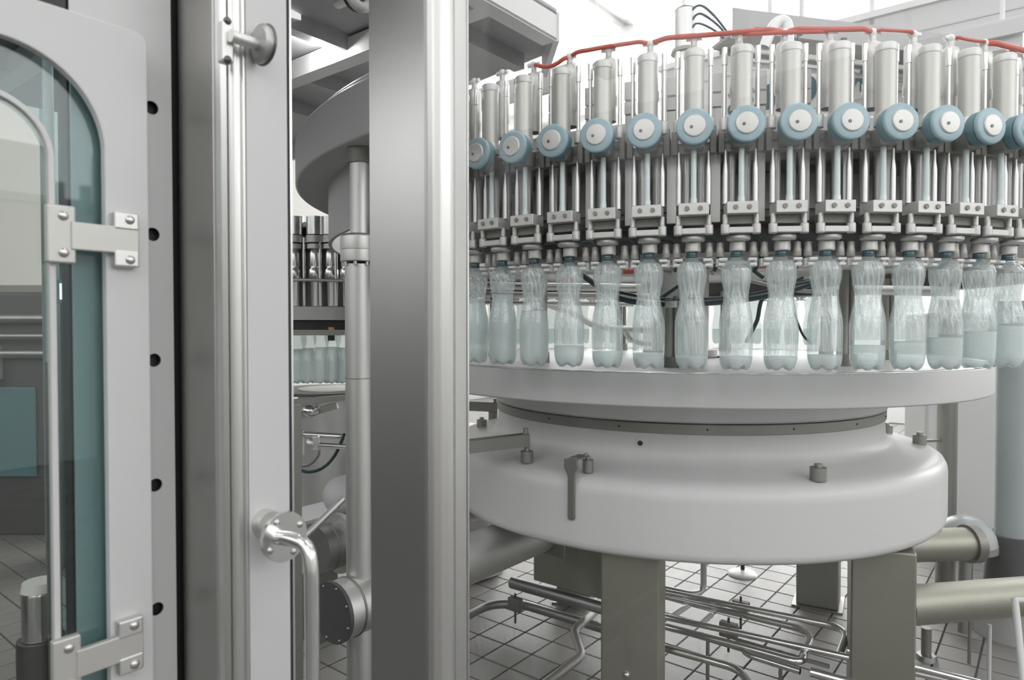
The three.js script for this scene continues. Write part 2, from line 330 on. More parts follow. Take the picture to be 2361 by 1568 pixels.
{ // the clear guard pane to the right of the wide post
  const g = thing('guard_glass', 'large clear glass guard pane in front of the filling carousel', 'glass pane', L(0.546, 0, 0.004), TURN);
  part(g, 'glass', box(0.006, 2.6, 1.5, 0.0, 1.5, 0.75), M.glass);
}

// ---------------------------------------------------------------- the filling carousel
const AX = 0.8226, AZ = 3.188, RB = 1.4115, STEP = 0.0801, PHI = -0.2445, H_BOTTLE = -0.113;
const AXIS = V(AX, 0, -AZ), BASE_AXIS = V(0.785, 0, -3.195);
const onRing = (r, a, h) => V(AX + r * Math.sin(a), CAM_H + h, -AZ + r * Math.cos(a));
{ // fixed white pedestal: drum, neck, clamp band, studs
  const p = thing('carousel_pedestal', 'big white round drum pedestal under the turning filler ring', 'machine base', BASE_AXIS);
  const y = (h) => CAM_H + h;
  part(p, 'drum', lathe([[0.0, y(-0.762)], [1.03, y(-0.762)], [1.05, y(-0.757)], [1.061, y(-0.744)], [1.065, y(-0.725)], [1.065, y(-0.565)], [1.062, y(-0.54)], [1.051, y(-0.519)], [1.03, y(-0.506)], [1.0, y(-0.499)], [0.9, y(-0.484)], [0.873, y(-0.474)], [0.858, y(-0.46)], [0.851, y(-0.44)], [0.848, y(-0.4)], [0.848, y(-0.36)]], 128), M.whiteCast);
  const strap = part(p, 'clamp_band', lathe([[0.848, y(-0.377)], [0.8525, y(-0.377)], [0.8535, y(-0.374)], [0.8535, y(-0.343)], [0.852, y(-0.34)], [0.84, y(-0.34)]], 128), M.dull);
  for (let i = 0; i < 14; i++) { const a = -0.85 + i * 0.36; part(strap, 'screw', ball(0.0042, Math.sin(a) * 0.8535, y(-0.358), Math.cos(a) * 0.8535), M.dark); }
  const stub = (a, r, h, rad) => { const q = V(Math.sin(a) * r, 0, Math.cos(a) * r); const m = part(p, 'stud', [cyl(rad, rad, y(h), y(h + 0.042), q.x, q.z, 24)], M.dull); part(m, 'stud_bolt', new THREE.CylinderGeometry(rad * 0.5, rad * 0.5, 0.012, 6).translate(q.x, y(h + 0.048), q.z), M.grey); };
  const angleOf = (px, py, h) => { const q = atH(px, py, h).sub(BASE_AXIS); return [Math.atan2(q.x, q.z), Math.hypot(q.x, q.z)]; };
  for (const [px, py, rad] of [[1910, 1108, 0.026], [1203, 1062, 0.023], [1345, 1086, 0.019], [2120, 1020, 0.026]]) { const [a, r] = angleOf(px, py, -0.49); stub(a, Math.min(r, 1.01), -0.5, rad); }
  for (const a of [-2.4, -1.7, 1.5, 2.3, 3.0]) stub(a, 0.94, -0.497, 0.024);
  const plug = part(p, 'drain_plug', new THREE.TorusGeometry(0.014, 0.004, 10, 28).translate(0, y(-0.415), 0.85).rotateY(Math.atan2(1353 - 1590, 560)), M.white);
  part(plug, 'plug_hole', cylZ(0.009, 0.009, 0.0, 0.003, 0, 0, 6).translate(0, y(-0.415), 0.849).rotateY(Math.atan2(1353 - 1590, 560)), M.black);
  // latch lever hanging over the edge of the drum, beside the small stud
  const [la] = angleOf(1335, 1086, -0.49);
  const lv = new THREE.Shape(); lv.moveTo(-0.026, 0.0); lv.lineTo(0.022, 0.012); lv.lineTo(0.022, -0.03); lv.quadraticCurveTo(0.012, -0.05, 0.012, -0.065); lv.lineTo(0.012, -0.198); lv.quadraticCurveTo(0.01, -0.206, 0, -0.206); lv.quadraticCurveTo(-0.011, -0.206, -0.012, -0.198); lv.lineTo(-0.012, -0.065); lv.quadraticCurveTo(-0.013, -0.05, -0.026, -0.034); lv.closePath();
  const lever = part(p, 'latch_lever', [extrude(lv, 0.007, 0.0015, 8).translate(-0.012, y(-0.45), 1.068).rotateY(la - 0.008), box(0.04, 0.006, 0.075, -0.008, y(-0.446), 1.036, 0.002).rotateY(la)], M.dull);
  part(lever, 'lever_pin', cyl(0.006, 0.006, y(-0.45), y(-0.436), Math.sin(la + 0.006) * 1.015, Math.cos(la + 0.006) * 1.015, 12), M.grey);
}
{ // turning white table above it
  const y = (h) => CAM_H + h;
  const t = thing('turntable', 'wide smooth white turntable ring turning above the pedestal', 'turntable', BASE_AXIS);
  part(t, 'table_ring', lathe([[0.2, y(-0.142)], [1.18, y(-0.142)], [1.2, y(-0.14)], [1.208, y(-0.146)], [1.208, y(-0.238)], [1.202, y(-0.245)], [1.18, y(-0.247)], [0.9, y(-0.25)], [0.878, y(-0.256)], [0.868, y(-0.29)], [0.86, y(-0.325)], [0.855, y(-0.337)], [0.3, y(-0.337)]], 128), M.white);
  part(t, 'table_rim', new THREE.TorusGeometry(1.202, 0.0035, 8, 128).rotateX(Math.PI / 2).translate(0, y(-0.1405), 0), M.bright);
  part(t, 'centre_column', [cyl(0.13, 0.13, y(-0.142), y(0.28), 0, 0, 40), cyl(0.17, 0.17, y(-0.142), y(-0.11), 0, 0, 40)], M.grey);
  for (let i = 0; i < 9; i++) {
    const a = -0.9 + i * 0.7, q = V(Math.sin(a) * 0.86, 0, Math.cos(a) * 0.86);
    part(t, 'support_column', [cyl(0.016, 0.016, y(-0.142), y(0.2), q.x - 0.012, q.z), cyl(0.01, 0.01, y(-0.142), y(0.2), q.x + 0.016, q.z), cyl(0.036, 0.034, y(-0.142), y(-0.1), q.x, q.z, 20)], M.dull);
  }
  const r = thing('product_tank', 'grey steel ring tank behind the row of filling valves', 'tank', AXIS);
  part(r, 'tank_shell', lathe([[0.95, y(0.27)], [1.2, y(0.27)], [1.215, y(0.285)], [1.215, y(0.6)], [1.2, y(0.615)], [0.95, y(0.615)], [0.95, y(0.27)]], 96), M.grey);
  part(r, 'valve_manifold', lathe([[1.215, y(0.275)], [1.34, y(0.275)], [1.352, y(0.285)], [1.352, y(0.31)], [1.34, y(0.318)], [1.215, y(0.318)]], 96), M.dark);
  part(r, 'tank_rim', lathe([[1.215, y(0.44)], [1.36, y(0.44)], [1.372, y(0.448)], [1.372, y(0.498)], [1.36, y(0.506)], [1.215, y(0.506)]], 96), M.dark);
  part(r, 'dark_skirt', lathe([[1.29, y(0.2)], [1.3, y(0.2)], [1.3, y(0.277)], [1.29, y(0.277)], [1.29, y(0.2)]], 96), M.machineDark);
  part(r, 'gripper_ring', lathe([[1.27, y(0.176)], [1.355, y(0.176)], [1.36, y(0.182)], [1.36, y(0.2)], [1.27, y(0.2)], [1.27, y(0.176)]], 96), M.grey);
  for (let i = 0; i < 12; i++) { const a = i * Math.PI / 6 + 0.2; part(r, 'tank_spoke', rod(V(Math.sin(a) * 0.12, y(0.26), Math.cos(a) * 0.12), V(Math.sin(a) * 0.97, y(0.32), Math.cos(a) * 0.97), 0.022, 10), M.grey); }
}

// one filling valve: origin on the bottle circle, z outwards, y above the eye height
function makeValve() {
  const t = thing('filling_valve', 'x', 'filling valve', V(0, 0, 0), 0, 'filling valves round the carousel');
  part(t, 'cylinder', [cyl(0.0245, 0.0245, 0.505, 0.688, 0, 0.062, 28)], M.alu);
  part(t, 'cylinder_cap', lathe([[0, 0.703], [0.0225, 0.703], [0.0262, 0.699], [0.0262, 0.684], [0.0245, 0.682]], 28).translate(0, 0, 0.062), M.block);
  part(t, 'cylinder_foot', cyl(0.027, 0.0265, 0.5, 0.53, 0, 0.062, 28), M.satin);
  const v = part(t, 'valve_head', lathe([[0.021, 0.56], [0.021, 0.6], [0.024, 0.602], [0.024, 0.626], [0.0215, 0.63], [0.0215, 0.715], [0.0195, 0.728], [0.013, 0.732], [0.009, 0.735], [0.0085, 0.748]], 24).translate(0, 0, 0.004), M.block);
  part(v, 'hose_fitting', [ball(0.0115, 0, 0.756, 0.004), cylX(0.0062, 0.0062, -0.02, 0.02, 0.757, 0.004, 12)], M.fitting);
  for (const s of [-1, 1]) {
    const rodPart = part(t, 'lift_rod', [cyl(0.0055, 0.0055, 0.53, 0.672, s * 0.041, 0.04, 12), cyl(0.0072, 0.0072, 0.668, 0.712, s * 0.041, 0.04, 12)], M.rodSteel);
    part(rodPart, 'rod_socket', lathe([[0, 0.5], [0.0105, 0.5], [0.012, 0.503], [0.012, 0.53], [0.0105, 0.534], [0.005, 0.536]], 18).translate(s * 0.041, 0, 0.04), M.block);
  }
  const cr = part(t, 'crosshead', [box(0.112, 0.05, 0.03, 0, 0.473, 0.022, 0.004), box(0.05, 0.046, 0.05, 0, 0.474, 0.06, 0.006), box(0.016, 0.07, 0.016, 0.048, 0.48, 0.04, 0.003), box(0.016, 0.06, 0.016, -0.048, 0.475, 0.04, 0.003)], M.dull);
  for (const s of [-1, 1]) part(cr, 'bolt', cylZ(0.006, 0.006, 0.037, 0.043, s * 0.034, 0.478, 6), M.bolt);
  const w = part(t, 'roller', lathe([[0.012, 0.114], [0.0415, 0.114], [0.0442, 0.1165], [0.0448, 0.121], [0.0442, 0.125], [0.0412, 0.128], [0.03, 0.1285], [0.012, 0.1285]], 40).rotateX(Math.PI / 2).scale(1, 1, 1).translate(0, 0.494, 0), M.teal);
  part(w, 'roller_back', lathe([[0.012, 0.086], [0.0405, 0.086], [0.0425, 0.09], [0.0425, 0.107], [0.04, 0.111], [0.012, 0.111]], 40).rotateX(Math.PI / 2).translate(0, 0.494, 0), M.tealDark);
  const hub = part(w, 'hub', lathe([[0, 0.1335], [0.024, 0.1335], [0.0268, 0.1315], [0.0272, 0.128], [0.0272, 0.12]], 32).rotateX(Math.PI / 2).translate(0, 0.494, 0), M.block);
  part(w, 'hub_screw', [cylZ(0.0045, 0.0035, 0.1325, 0.1355, -0.007, 0.491, 14)], M.dark);
  void hub;
  for (const s of [-1, 1]) part(t, 'guide_rod', lathe([[0.0042, 0.452], [0.0045, 0.425], [0.0068, 0.405], [0.0072, 0.395], [0.0072, 0.314]], 14).translate(s * 0.037, 0, 0.038), M.rodSteel);
  part(t, 'filler_tube', lathe([[0.0072, 0.455], [0.0076, 0.33], [0.0088, 0.327], [0.0088, 0.318], [0.011, 0.316], [0.011, 0.312]], 16).translate(0, 0, 0.055), M.aqua);
  for (const s of [-1, 1]) part(t, 'rear_cylinder', cyl(0.0125, 0.0125, 0.312, 0.452, s * 0.019, 0.004, 18), M.grey);
  const cb = part(t, 'clamp_block', box(0.076, 0.0305, 0.06, 0, 0.299, 0.046, 0.002), M.block);
  for (const s of [-1, 1]) part(cb, 'bolt', [cylZ(0.0072, 0.0064, 0.074, 0.0795, s * 0.0165, 0.3, 6)], M.dull);
  for (const s of [-1, 1]) part(t, 'peg', lathe([[0.004, 0.286], [0.0065, 0.284], [0.0068, 0.268], [0.0062, 0.262], [0.0105, 0.26], [0.0112, 0.256], [0.0112, 0.238], [0.01, 0.235], [0, 0.235]], 16).translate(s * 0.0385, 0, 0.05), M.block);
  part(t, 'upper_plate', box(0.07, 0.02, 0.035, 0, 0.272, 0.026), M.dull);
  part(t, 'cross_bar', box(0.06, 0.0155, 0.02, 0, 0.245, 0.048, 0.002), M.block);
  part(t, 'flange', lathe([[0, 0.236], [0.029, 0.236], [0.031, 0.233], [0.031, 0.226], [0.028, 0.223], [0.016, 0.221]], 28).translate(0, 0, 0.012), M.satin);
  part(t, 'nozzle_cup', lathe([[0.017, 0.223], [0.0185, 0.222], [0.02, 0.218], [0.0205, 0.199], [0.0195, 0.196], [0.016, 0.196]], 28).translate(0, 0, 0), M.block);
  for (const s of [-1, 1]) {
    const gp = part(t, 'gripper_post', lathe([[0.005, 0.222], [0.0095, 0.22], [0.0095, 0.205], [0.0105, 0.203], [0.0108, 0.184], [0, 0.184]], 16).translate(s * 0.042, 0, -0.014), M.alu);
    part(gp, 'gripper_finger', [box(0.022, 0.0075, 0.03, s * 0.037, 0.175, -0.004, 0.002), box(0.018, 0.0075, 0.024, s * 0.04, 0.162, -0.006, 0.002), box(0.012, 0.02, 0.02, s * 0.046, 0.168, -0.02)], M.fitting);
  }
  part(t, 'black_hose', tube([V(0.02, 0.236, -0.02), V(0.045, 0.24, -0.035), V(0.066, 0.222, -0.04), V(0.07, 0.19, -0.05), V(0.06, 0.155, -0.09)], 0.0065, 20, 8, 0.5), M.hose);
  const gb = part(t, 'guide_plate', box(0.026, 0.3, 0.012, 0.0565, 0.425, -0.012, 0.001), M.block);
  part(gb, 'guide_head', [box(0.03, 0.035, 0.02, 0.0565, 0.595, -0.014, 0.002), box(0.03, 0.05, 0.02, 0.0565, 0.641, -0.014, 0.002)], M.block);
  return t;
}
const valve0 = makeValve();
const order = ['first', 'second', 'third', 'fourth', 'fifth', 'sixth', 'seventh', 'eighth', 'ninth', 'tenth', 'eleventh', 'twelfth', 'thirteenth', 'fourteenth', 'fifteenth'];
const I0 = -6, I1 = 8;
for (let i = I0; i <= I1; i++) {                                            // roller i = -5 is the first right of the wide post
  const a = PHI + STEP * i, k = i - I0;
  const label = i === I0 ? 'filling valve largely hidden behind the right edge of the wide steel post' : i === I1 ? 'outermost filling valve at the far right end of the row' : `filling valve with blue-grey roller, ${order[k - 1]} to the right of the wide steel post`;
  const v = i === I0 ? valve0 : cloneThing(valve0, 'filling_valve');
  v.userData.label = label; v.position.copy(onRing(RB, a, 0)); v.rotation.y = a;
}

// bottles
const bottlePts = [[0.0135, 0.318], [0.0138, 0.302], [0.0165, 0.3], [0.0165, 0.297], [0.0145, 0.295], [0.0175, 0.2915], [0.0245, 0.287], [0.0325, 0.28], [0.0378, 0.271], [0.04, 0.26], [0.0395, 0.248], [0.0372, 0.234], [0.0342, 0.22], [0.032, 0.207], [0.0315, 0.196], [0.0322, 0.186], [0.0345, 0.172], [0.0376, 0.157], [0.0405, 0.142], [0.0425, 0.127], [0.0433, 0.11], [0.043, 0.08], [0.0424, 0.05], [0.0415, 0.03], [0.0398, 0.018], [0.036, 0.007], [0.03, 0.001], [0.02, 0.003], [0.01, 0.008], [0, 0.01]];
function bottleGeo(pts, y0, y1, shrink = 0, n = 40) {
  const p = pts.filter(([, y]) => y <= y1 && y >= y0).map(([r, y]) => [Math.max(0, r - shrink), y + (shrink && y < 0.02 ? 0.002 : 0)]);
  const g = lathe(p.slice().reverse(), n), a = g.attributes.position;
  for (let i = 0; i < a.count; i++) {
    const x = a.getX(i), yy = a.getY(i), z = a.getZ(i), r = Math.hypot(x, z);
    if (yy < 0.032 && r > 0.006) { const th = Math.atan2(x, z), lift = Math.pow(Math.abs(Math.sin(th * 2.5)), 4), f = 1 - yy / 0.032; a.setY(i, yy + lift * 0.011 * f * Math.min(1, r / 0.03)); const k = 1 - 0.06 * lift * f; a.setX(i, x * k); a.setZ(i, z * k); } else if (yy > 0.125 && yy < 0.205) {
      const k = 1 + 0.006 * Math.sin(yy * 900); a.setX(i, x * k); a.setZ(i, z * k);
    }
  }
  g.computeVertexNormals(); return g;
}
const dense = []; for (let i = 0; i < bottlePts.length - 1; i++) { const [r0, y0] = bottlePts[i], [r1, y1] = bottlePts[i + 1], n = (y0 < 0.21 && y0 > 0.125) || y0 < 0.04 ? 4 : 2; for (let k = 0; k < n; k++) dense.push([r0 + (r1 - r0) * k / n, y0 + (y1 - y0) * k / n]); } dense.push([0, 0.01]);
const bodyGeo = bottleGeo(dense, 0, 0.296), neckGeo = lathe([[0.0122, 0.297], [0.0162, 0.297], [0.0162, 0.3005], [0.0138, 0.301], [0.0138, 0.304], [0.0148, 0.305], [0.0138, 0.307], [0.0138, 0.31], [0.0148, 0.311], [0.0138, 0.313], [0.0136, 0.318], [0.0118, 0.318], [0.0122, 0.297]], 28);
const waterGeo = (level) => { const p = dense.filter(([, y]) => y <= level).map(([r, y]) => [Math.max(0, r - 0.0014), y + 0.0012]); p.unshift([p[0][0], level + 0.001]); p.unshift([0, level + 0.002]); const g = bottleGeo(p, -1, 1, 0); return g; };
const sprayGeo = (y0, y1) => lathe(dense.filter(([, y]) => y >= y0 && y <= y1).map(([r, y]) => [Math.max(0.001, r - 0.003), y]).reverse(), 32);
function makeBottle(level, sprayTop) {
  const b = new THREE.Group();
  part(b, 'bottle_body', bodyGeo, M.bottle);
  part(b, 'bottle_neck', neckGeo, M.neck, 'dark blue-green threaded neck');
  if (level) part(b, 'water', waterGeo(level), M.water);
  if (sprayTop) part(b, 'water_spray', sprayGeo(level + 0.004, sprayTop), M.spray);
  return b;
}
const fills = [[0.2, 0.27], [0.21, 0.275], [0.16, 0.285], [0.06, 0.285], [0.045, 0.285], [0.042, 0.285], [0.036, 0.285], [0.036, 0.27], [0.036, 0.285], [0.04, 0.285], [0.065, 0.285], [0.075, 0.285], [0.085, 0.27], [0.1, 0.27], [0.115, 0.26], [0.12, 0.26]];
const fillWords = ['nearly full', 'nearly full', 'cloudy half-full', 'streaky spray-filled', 'streaky spray-filled', 'streaky spray-filled', 'almost empty', 'almost empty', 'almost empty', 'almost empty', 'slightly filled', 'slightly filled', 'partly filled', 'partly filled', 'partly filled', 'partly filled'];
for (let j = 0; j < 15; j++) {
  const i = j - 6, a = PHI - 0.002 + STEP * i, b = makeBottle(...fills[j]);
  b.name = numbered('plastic_bottle'); scene.add(b); b.position.copy(onRing(RB, a, H_BOTTLE - 0.003)); b.rotation.y = a + j * 0.7;
  tag(b, j === 14 ? 'partly filled clear bottle cut off at the right end of the row' : `${fillWords[j]} clear waisted plastic bottle, ${order[j]} to the right of the wide steel post`, 'bottle', 'bottles hanging from the front filling valves');
}
{ // far side of the ring, seen through the gaps: alike
  const far = makeBottle(0.1, 0); far.name = 'bottle'; const parts = far;
  let n = 0;
  for (let k = -13; k <= 13; k++) {
    const a = Math.PI + 0.25 + STEP * k, b = parts.clone(); b.name = numbered('plastic_bottle'); scene.add(b);
    b.position.copy(onRing(RB, a, H_BOTTLE - 0.003)); b.rotation.y = a;
    tag(b, 'small clear bottle on the far side of the carousel, seen through gaps', 'bottle', 'bottles on the far side of the carousel');
    const v = thing('filling_valve', 'distant filling valve on the far side of the carousel', 'filling valve', onRing(RB, a, 0), a, 'valves on the far side of the carousel');
    for (const m of valve0.children) if (['clamp_block', 'nozzle_cup', 'guide_rod', 'gripper_post', 'flange', 'cross_bar', 'rear_cylinder', 'crosshead', 'guide_plate'].includes(m.name)) v.add(m.clone());
    n++;
  }
}
{ // red air hoses looped from fitting to fitting
  const fit = (i, dy = 0) => onRing(RB + 0.004, PHI + STEP * i, 0.757 + dy);
  const hose = (i0, i1, label, dy, sag = 0, r = 0.0058) => {
    const pts = []; for (let k = 0; k <= 8; k++) { const s = k / 8, p = onRing(RB + 0.004 + 0.012, PHI + STEP * (i0 + (i1 - i0) * s), 0.757 + dy - sag * Math.sin(Math.PI * s)); pts.push(p); }
    pts[0] = fit(i0, 0); pts[8] = fit(i1, 0);
    solo('air_hose', tube(pts, r, 40, 10), M.red, label, 'hose', 'red air hoses along the valve tops');
  };
  hose(-4, -3, 'short red air hose between the second and third valve tops from the post', 0.0, 0.02);
  hose(-3, -1, 'red air hose rising steeply along the valve tops from below the platform corner', 0.004, 0.0);
  hose(-1, 2, 'red air hose running along the middle valve tops at the left of centre', 0.006, 0.004, 0.007);
  hose(1, 3, 'second red air hose lying under the long one at the centre of the row', -0.004, 0.0);
  hose(2, 4, 'red air hose across the valve tops in front of the grey beam', 0.004, 0.003, 0.007);
  hose(4, 5, 'thin red air hose ending at a white fitting under the beam', 0.002, 0.0, 0.0045);
  hose(6, 7, 'thin red air hose sloping down right of the gap between fittings', 0.0, 0.004, 0.0045);
  hose(7, 9, 'thick red air hose at the right end of the valve row', 0.0, 0.004, 0.008);
}
{ // cables, rails and small pieces inside the ring
  const c = (label, pts, r, m = M.hose) => solo('cable', tube(pts.map(([px, py, z]) => at(px, py, z)), r, 60, 8, 0.5), m, label, 'cable', 'cables inside the carousel');
  c('dark cable sagging from the left gap between bottles to the middle', [[1330, 625, 2.5], [1372, 655, 2.45], [1420, 685, 2.4], [1500, 700, 2.4], [1600, 700, 2.45], [1720, 690, 2.5], [1830, 668, 2.55], [1905, 640, 2.6]], 0.011);
  c('thin dark cable running just above the sagging one', [[1400, 668, 2.45], [1500, 687, 2.4], [1600, 690, 2.42], [1720, 680, 2.48], [1840, 655, 2.5], [1940, 630, 2.6]], 0.006);
  c('dark cable rising steeply behind the middle bottles', [[1520, 690, 2.5], [1570, 655, 2.5], [1640, 610, 2.55], [1700, 600, 2.55], [1760, 640, 2.5]], 0.008);
  c('dark cable drooping behind the right-hand bottles towards the table', [[1720, 790, 2.6], [1745, 740, 2.6], [1765, 680, 2.6], [1850, 640, 2.65]], 0.008);
  c('pale grey cable arching behind the middle bottles', [[1620, 600, 2.6], [1665, 625, 2.6], [1740, 650, 2.6], [1860, 672, 2.6], [1950, 660, 2.7]], 0.007, M.grey);
  c('short black cable hanging below the ring by the eighth gap', [[1830, 720, 2.7], [1850, 770, 2.7], [1868, 790, 2.7]], 0.005);
  const rail = (label, p, q, r, m = M.bright) => solo('rail_tube', rod(p, q, r, 14), m, label, 'rail', 'steel rails behind the left bottles');
  rail('upper bright rail tube behind the leftmost bottles', at(1080, 658, 3.0), at(1480, 664, 2.7), 0.016);
  rail('middle bright rail tube behind the leftmost bottles', at(1080, 678, 3.0), at(1500, 684, 2.7), 0.012, M.satin);
  rail('lower thin rail tube behind the leftmost bottles', at(1080, 697, 3.0), at(1460, 702, 2.7), 0.009);
  rail('dull thick rail tube behind the right-hand bottles', at(1950, 668, 2.9), at(2200, 672, 2.6), 0.02, M.satin);
  solo('rail_tube', tube([at(1260, 700, 3.5), at(1320, 722, 3.5), at(1380, 752, 3.5), at(1480, 760, 3.5), at(1560, 758, 3.5)], 0.018, 40, 12, 0.5), M.satin, 'curved steel pipe low behind the fourth and fifth bottles', 'rail', 'steel rails behind the left bottles');
  solo('rail_tube', tube([at(1440, 762, 3.4), at(1455, 782, 3.4), at(1490, 792, 3.4), at(1560, 790, 3.4)], 0.014, 40, 12, 0.5), M.satin, 'bent steel pipe just above the table behind the sixth bottle', 'rail', 'steel rails behind the left bottles');
  for (const [px, py, lab] of [[1310, 646, 'red fitting on the left rail behind the third bottle'], [1450, 625, 'red fitting behind the gap beside the fifth bottle'], [1365, 603, 'small red fitting high behind the fourth bottle'], [1752, 612, 'red fitting behind the gap beside the seventh bottle'], [1842, 604, 'red fitting behind the gap beside the eighth bottle']]) {
    const o = thing('red_fitting', lab, 'fitting', at(px, py, 2.62)); part(o, 'collar', cylX(0.012, 0.012, -0.022, 0.022), M.red); part(o, 'nipple', cyl(0.003, 0.003, 0, 0.035), M.bright);
  }
  const col = thing('pipe_column', 'vertical steel pipe pair standing on the turntable between the bottles', 'pipe', at(1546, 850, 2.35));
  part(col, 'pipe', [cyl(0.013, 0.013, 0, 0.24, -0.006, 0), cyl(0.008, 0.008, 0, 0.25, 0.016, 0)], M.dull);
  part(col, 'pipe_foot', cyl(0.026, 0.024, 0, 0.04, 0.003, 0), M.dark);
  part(col, 'pipe_collar', cyl(0.022, 0.022, 0.21, 0.232, 0.002, 0), M.satin);
  const c2 = cloneThing(col, 'pipe_column', 'vertical steel pipe pair standing behind the right-hand bottles'); c2.position.copy(at(1942, 826, 2.6));
}
{ // grey board behind the carousel with the maker's lettering, seen from behind
  const p = at(1600, 143, 5.6), l = toLocal(p);
  const b = thing('grey_board', 'grey hanging board with dark mirrored lettering behind the valves', 'board', L(l.u, CAM_H, l.v), TURN);
  part(b, 'panel', box(0.03, 0.8, 2.5, 0.03, 1.76, 0.95), M.sign);
  part(b, 'top_rail', box(0.06, 0.045, 2.54, 0.02, 2.165, 0.95), M.frame);
  part(b, 'panel_seam', [box(0.006, 0.01, 2.5, 0.012, 1.98, 0.95), box(0.006, 0.01, 2.5, 0.012, 1.6, 0.95)], M.grey);
  const font = await new FontLoader().loadAsync('fonts/droid/droid_sans_bold.typeface.json');
  const tg = new TextGeometry('KRONES', { font, size: 0.19, depth: 0.004, curveSegments: 6 }); tg.computeBoundingBox();
  const w = tg.boundingBox.max.x;
  tg.rotateY(Math.PI / 2);                                                   // reads from behind: mirrored towards the camera
  part(b, 'lettering', tg.translate(0.008, 1.652, 0.786 + w / 2), M.letters);
  for (const z of [-0.1, 0.6, 1.3]) part(b, 'hanger', box(0.03, 2.0, 0.03, 0.03, 3.1, z), M.frame);
}

// ---------------------------------------------------------------- under the drum: legs, beams, pipes
function leg(px, z, turn, w, label, mat) {
  const p = at(px, 1300, z), t = thing('pedestal_leg', label, 'leg column', V(p.x, 0, p.z), turn);
  part(t, 'tube', box(w, 0.67, w, 0, 0.345, 0, 0.008), mat);
  part(t, 'foot_plate', box(w + 0.04, 0.012, w + 0.04, 0, 0.006, 0, 0.002), M.dull);
  return t;
}
const l1 = leg(1462, 2.4, -0.32, 0.2, 'square steel column under the drum, front one with a bolt', M.olive);
part(l1, 'bolt', ball(0.012, -0.01, 0.26, 0.101), M.bolt);
leg(2030, 2.42, -0.4, 0.2, 'square steel column under the right side of the drum', M.olive);
leg(1888, 3.55, -0.5, 0.2, 'square steel column at the back, under the middle of the drum', M.grey);
leg(1330, 3.6, -0.3, 0.18, 'square steel column at the back left, behind the thick pipe', M.dull);
{ // thick pipes along the machine bed
  const P = (px, py, z) => at(px, py, z);
  const d = V(SB, 0, -CB);
  const run = (p, len, r, name, label, m) => { const t = thing(name, label, 'pipe', p, TURN); part(t, 'pipe', cylX(r, r, 0, len, 0, 0, 40), m); return t; };
  const m1 = run(P(772, 1411, 2.037), 1.05, 0.088, 'header_pipe', 'thick lower steel header pipe with a dark bolted end cap', M.satin);
  part(m1, 'end_cap', cylX(0.092, 0.092, -0.012, 0.0, 0, 0, 40), paint([0.09, 0.09, 0.09], 0.5));
  for (let i = 0; i < 8; i++) { const a = i * Math.PI / 4 + 0.3; part(m1, 'bolt', new THREE.SphereGeometry(0.005, 8, 6).translate(-0.012, Math.cos(a) * 0.082, Math.sin(a) * 0.082), M.grey); }
  part(m1, 'weld_ring', [new THREE.TorusGeometry(0.088, 0.004, 8, 40).rotateY(Math.PI / 2).translate(1.03, 0, 0), new THREE.TorusGeometry(0.088, 0.004, 8, 40).rotateY(Math.PI / 2).translate(0.05, 0, 0)], M.dull);
  part(m1, 'end_plate', box(0.012, 0.19, 0.24, 1.056, 0.0, 0, 0.002), M.olive);
  const m2 = run(P(728, 1268, 2.7), 1.1, 0.094, 'header_pipe', 'thick upper steel header pipe with a flange, behind the round column', M.grey);
  part(m2, 'flange', cylX(0.122, 0.122, 0.10, 0.125, 0, 0, 40), M.satin);
  part(m2, 'weld_ring', new THREE.TorusGeometry(0.094, 0.003, 8, 40).rotateY(Math.PI / 2).translate(0.05, 0, 0), M.dull);
  const p0 = P(1268, 1300, 3.05); void d;
  const bm = thing('base_beam', 'square steel bed beam running from the header pipe behind the front column', 'beam', V(p0.x, p0.y, p0.z), TURN);
  part(bm, 'beam', box(0.2, 0.2, 0.4, 0.11, 0.0, 0.1, 0.004), M.olive);
  // right side pipes
  const r1 = thing('header_pipe', 'thick horizontal steel pipe leaving the right-hand column to the right', 'pipe', P(2100, 1397, 2.5), 0);
  part(r1, 'pipe', rod(V(-0.03, 0, 0), V(1.1, 0, -0.2), 0.071, 32), M.olive);
  const r2 = thing('branch_pipe', 'short dark pipe with a flanged end below the right of the drum', 'pipe', P(2130, 1257, 2.95), 0.1);
  part(r2, 'pipe', cylX(0.07, 0.07, -0.25, 0.2, 0, 0, 32), M.olive);
  part(r2, 'flange', cylX(0.082, 0.082, 0.2, 0.24, 0, 0, 32), M.dull);
  part(r2, 'valve_body', [cyl(0.03, 0.026, 0.055, 0.13, 0.045, 0), cyl(0.02, 0.02, 0.13, 0.16, 0.045, 0)], M.grey);
  const dome = thing('glass_dome', 'grey translucent dome cover standing behind the flanged pipe', 'cover', P(2226, 1250, 3.15));
  part(dome, 'dome', new THREE.SphereGeometry(0.125, 32, 16, 0, Math.PI * 2, 0, Math.PI / 2).translate(0, 0.0, 0), new THREE.MeshPhysicalMaterial({ color: new THREE.Color().setRGB(0.6, 0.64, 0.64), transmission: 0.25, roughness: 0.3, thickness: 0 }));
  part(dome, 'dome_rim', cyl(0.128, 0.128, -0.03, 0.0, 0, 0, 32), M.grey); part(dome, 'stem', cyl(0.03, 0.03, -0.42, -0.03), M.grey);
  const sp = thing('stand_pipe', 'tall dark steel pipe right of the drum, rising behind the turntable', 'pipe', P(2180, 1290, 3.4));
  part(sp, 'pipe', cyl(0.045, 0.045, -0.3, 1.3, 0, 0, 28), M.dull);
  part(sp, 'clamp', bar(V(-0.12, 0.6, 0.02), V(0, 0.6, 0.0), 0.02, 0.012), M.dull);
  part(sp, 'pipe_foot', cyl(0.07, 0.06, -0.38, -0.28, 0, 0, 24), M.dark);
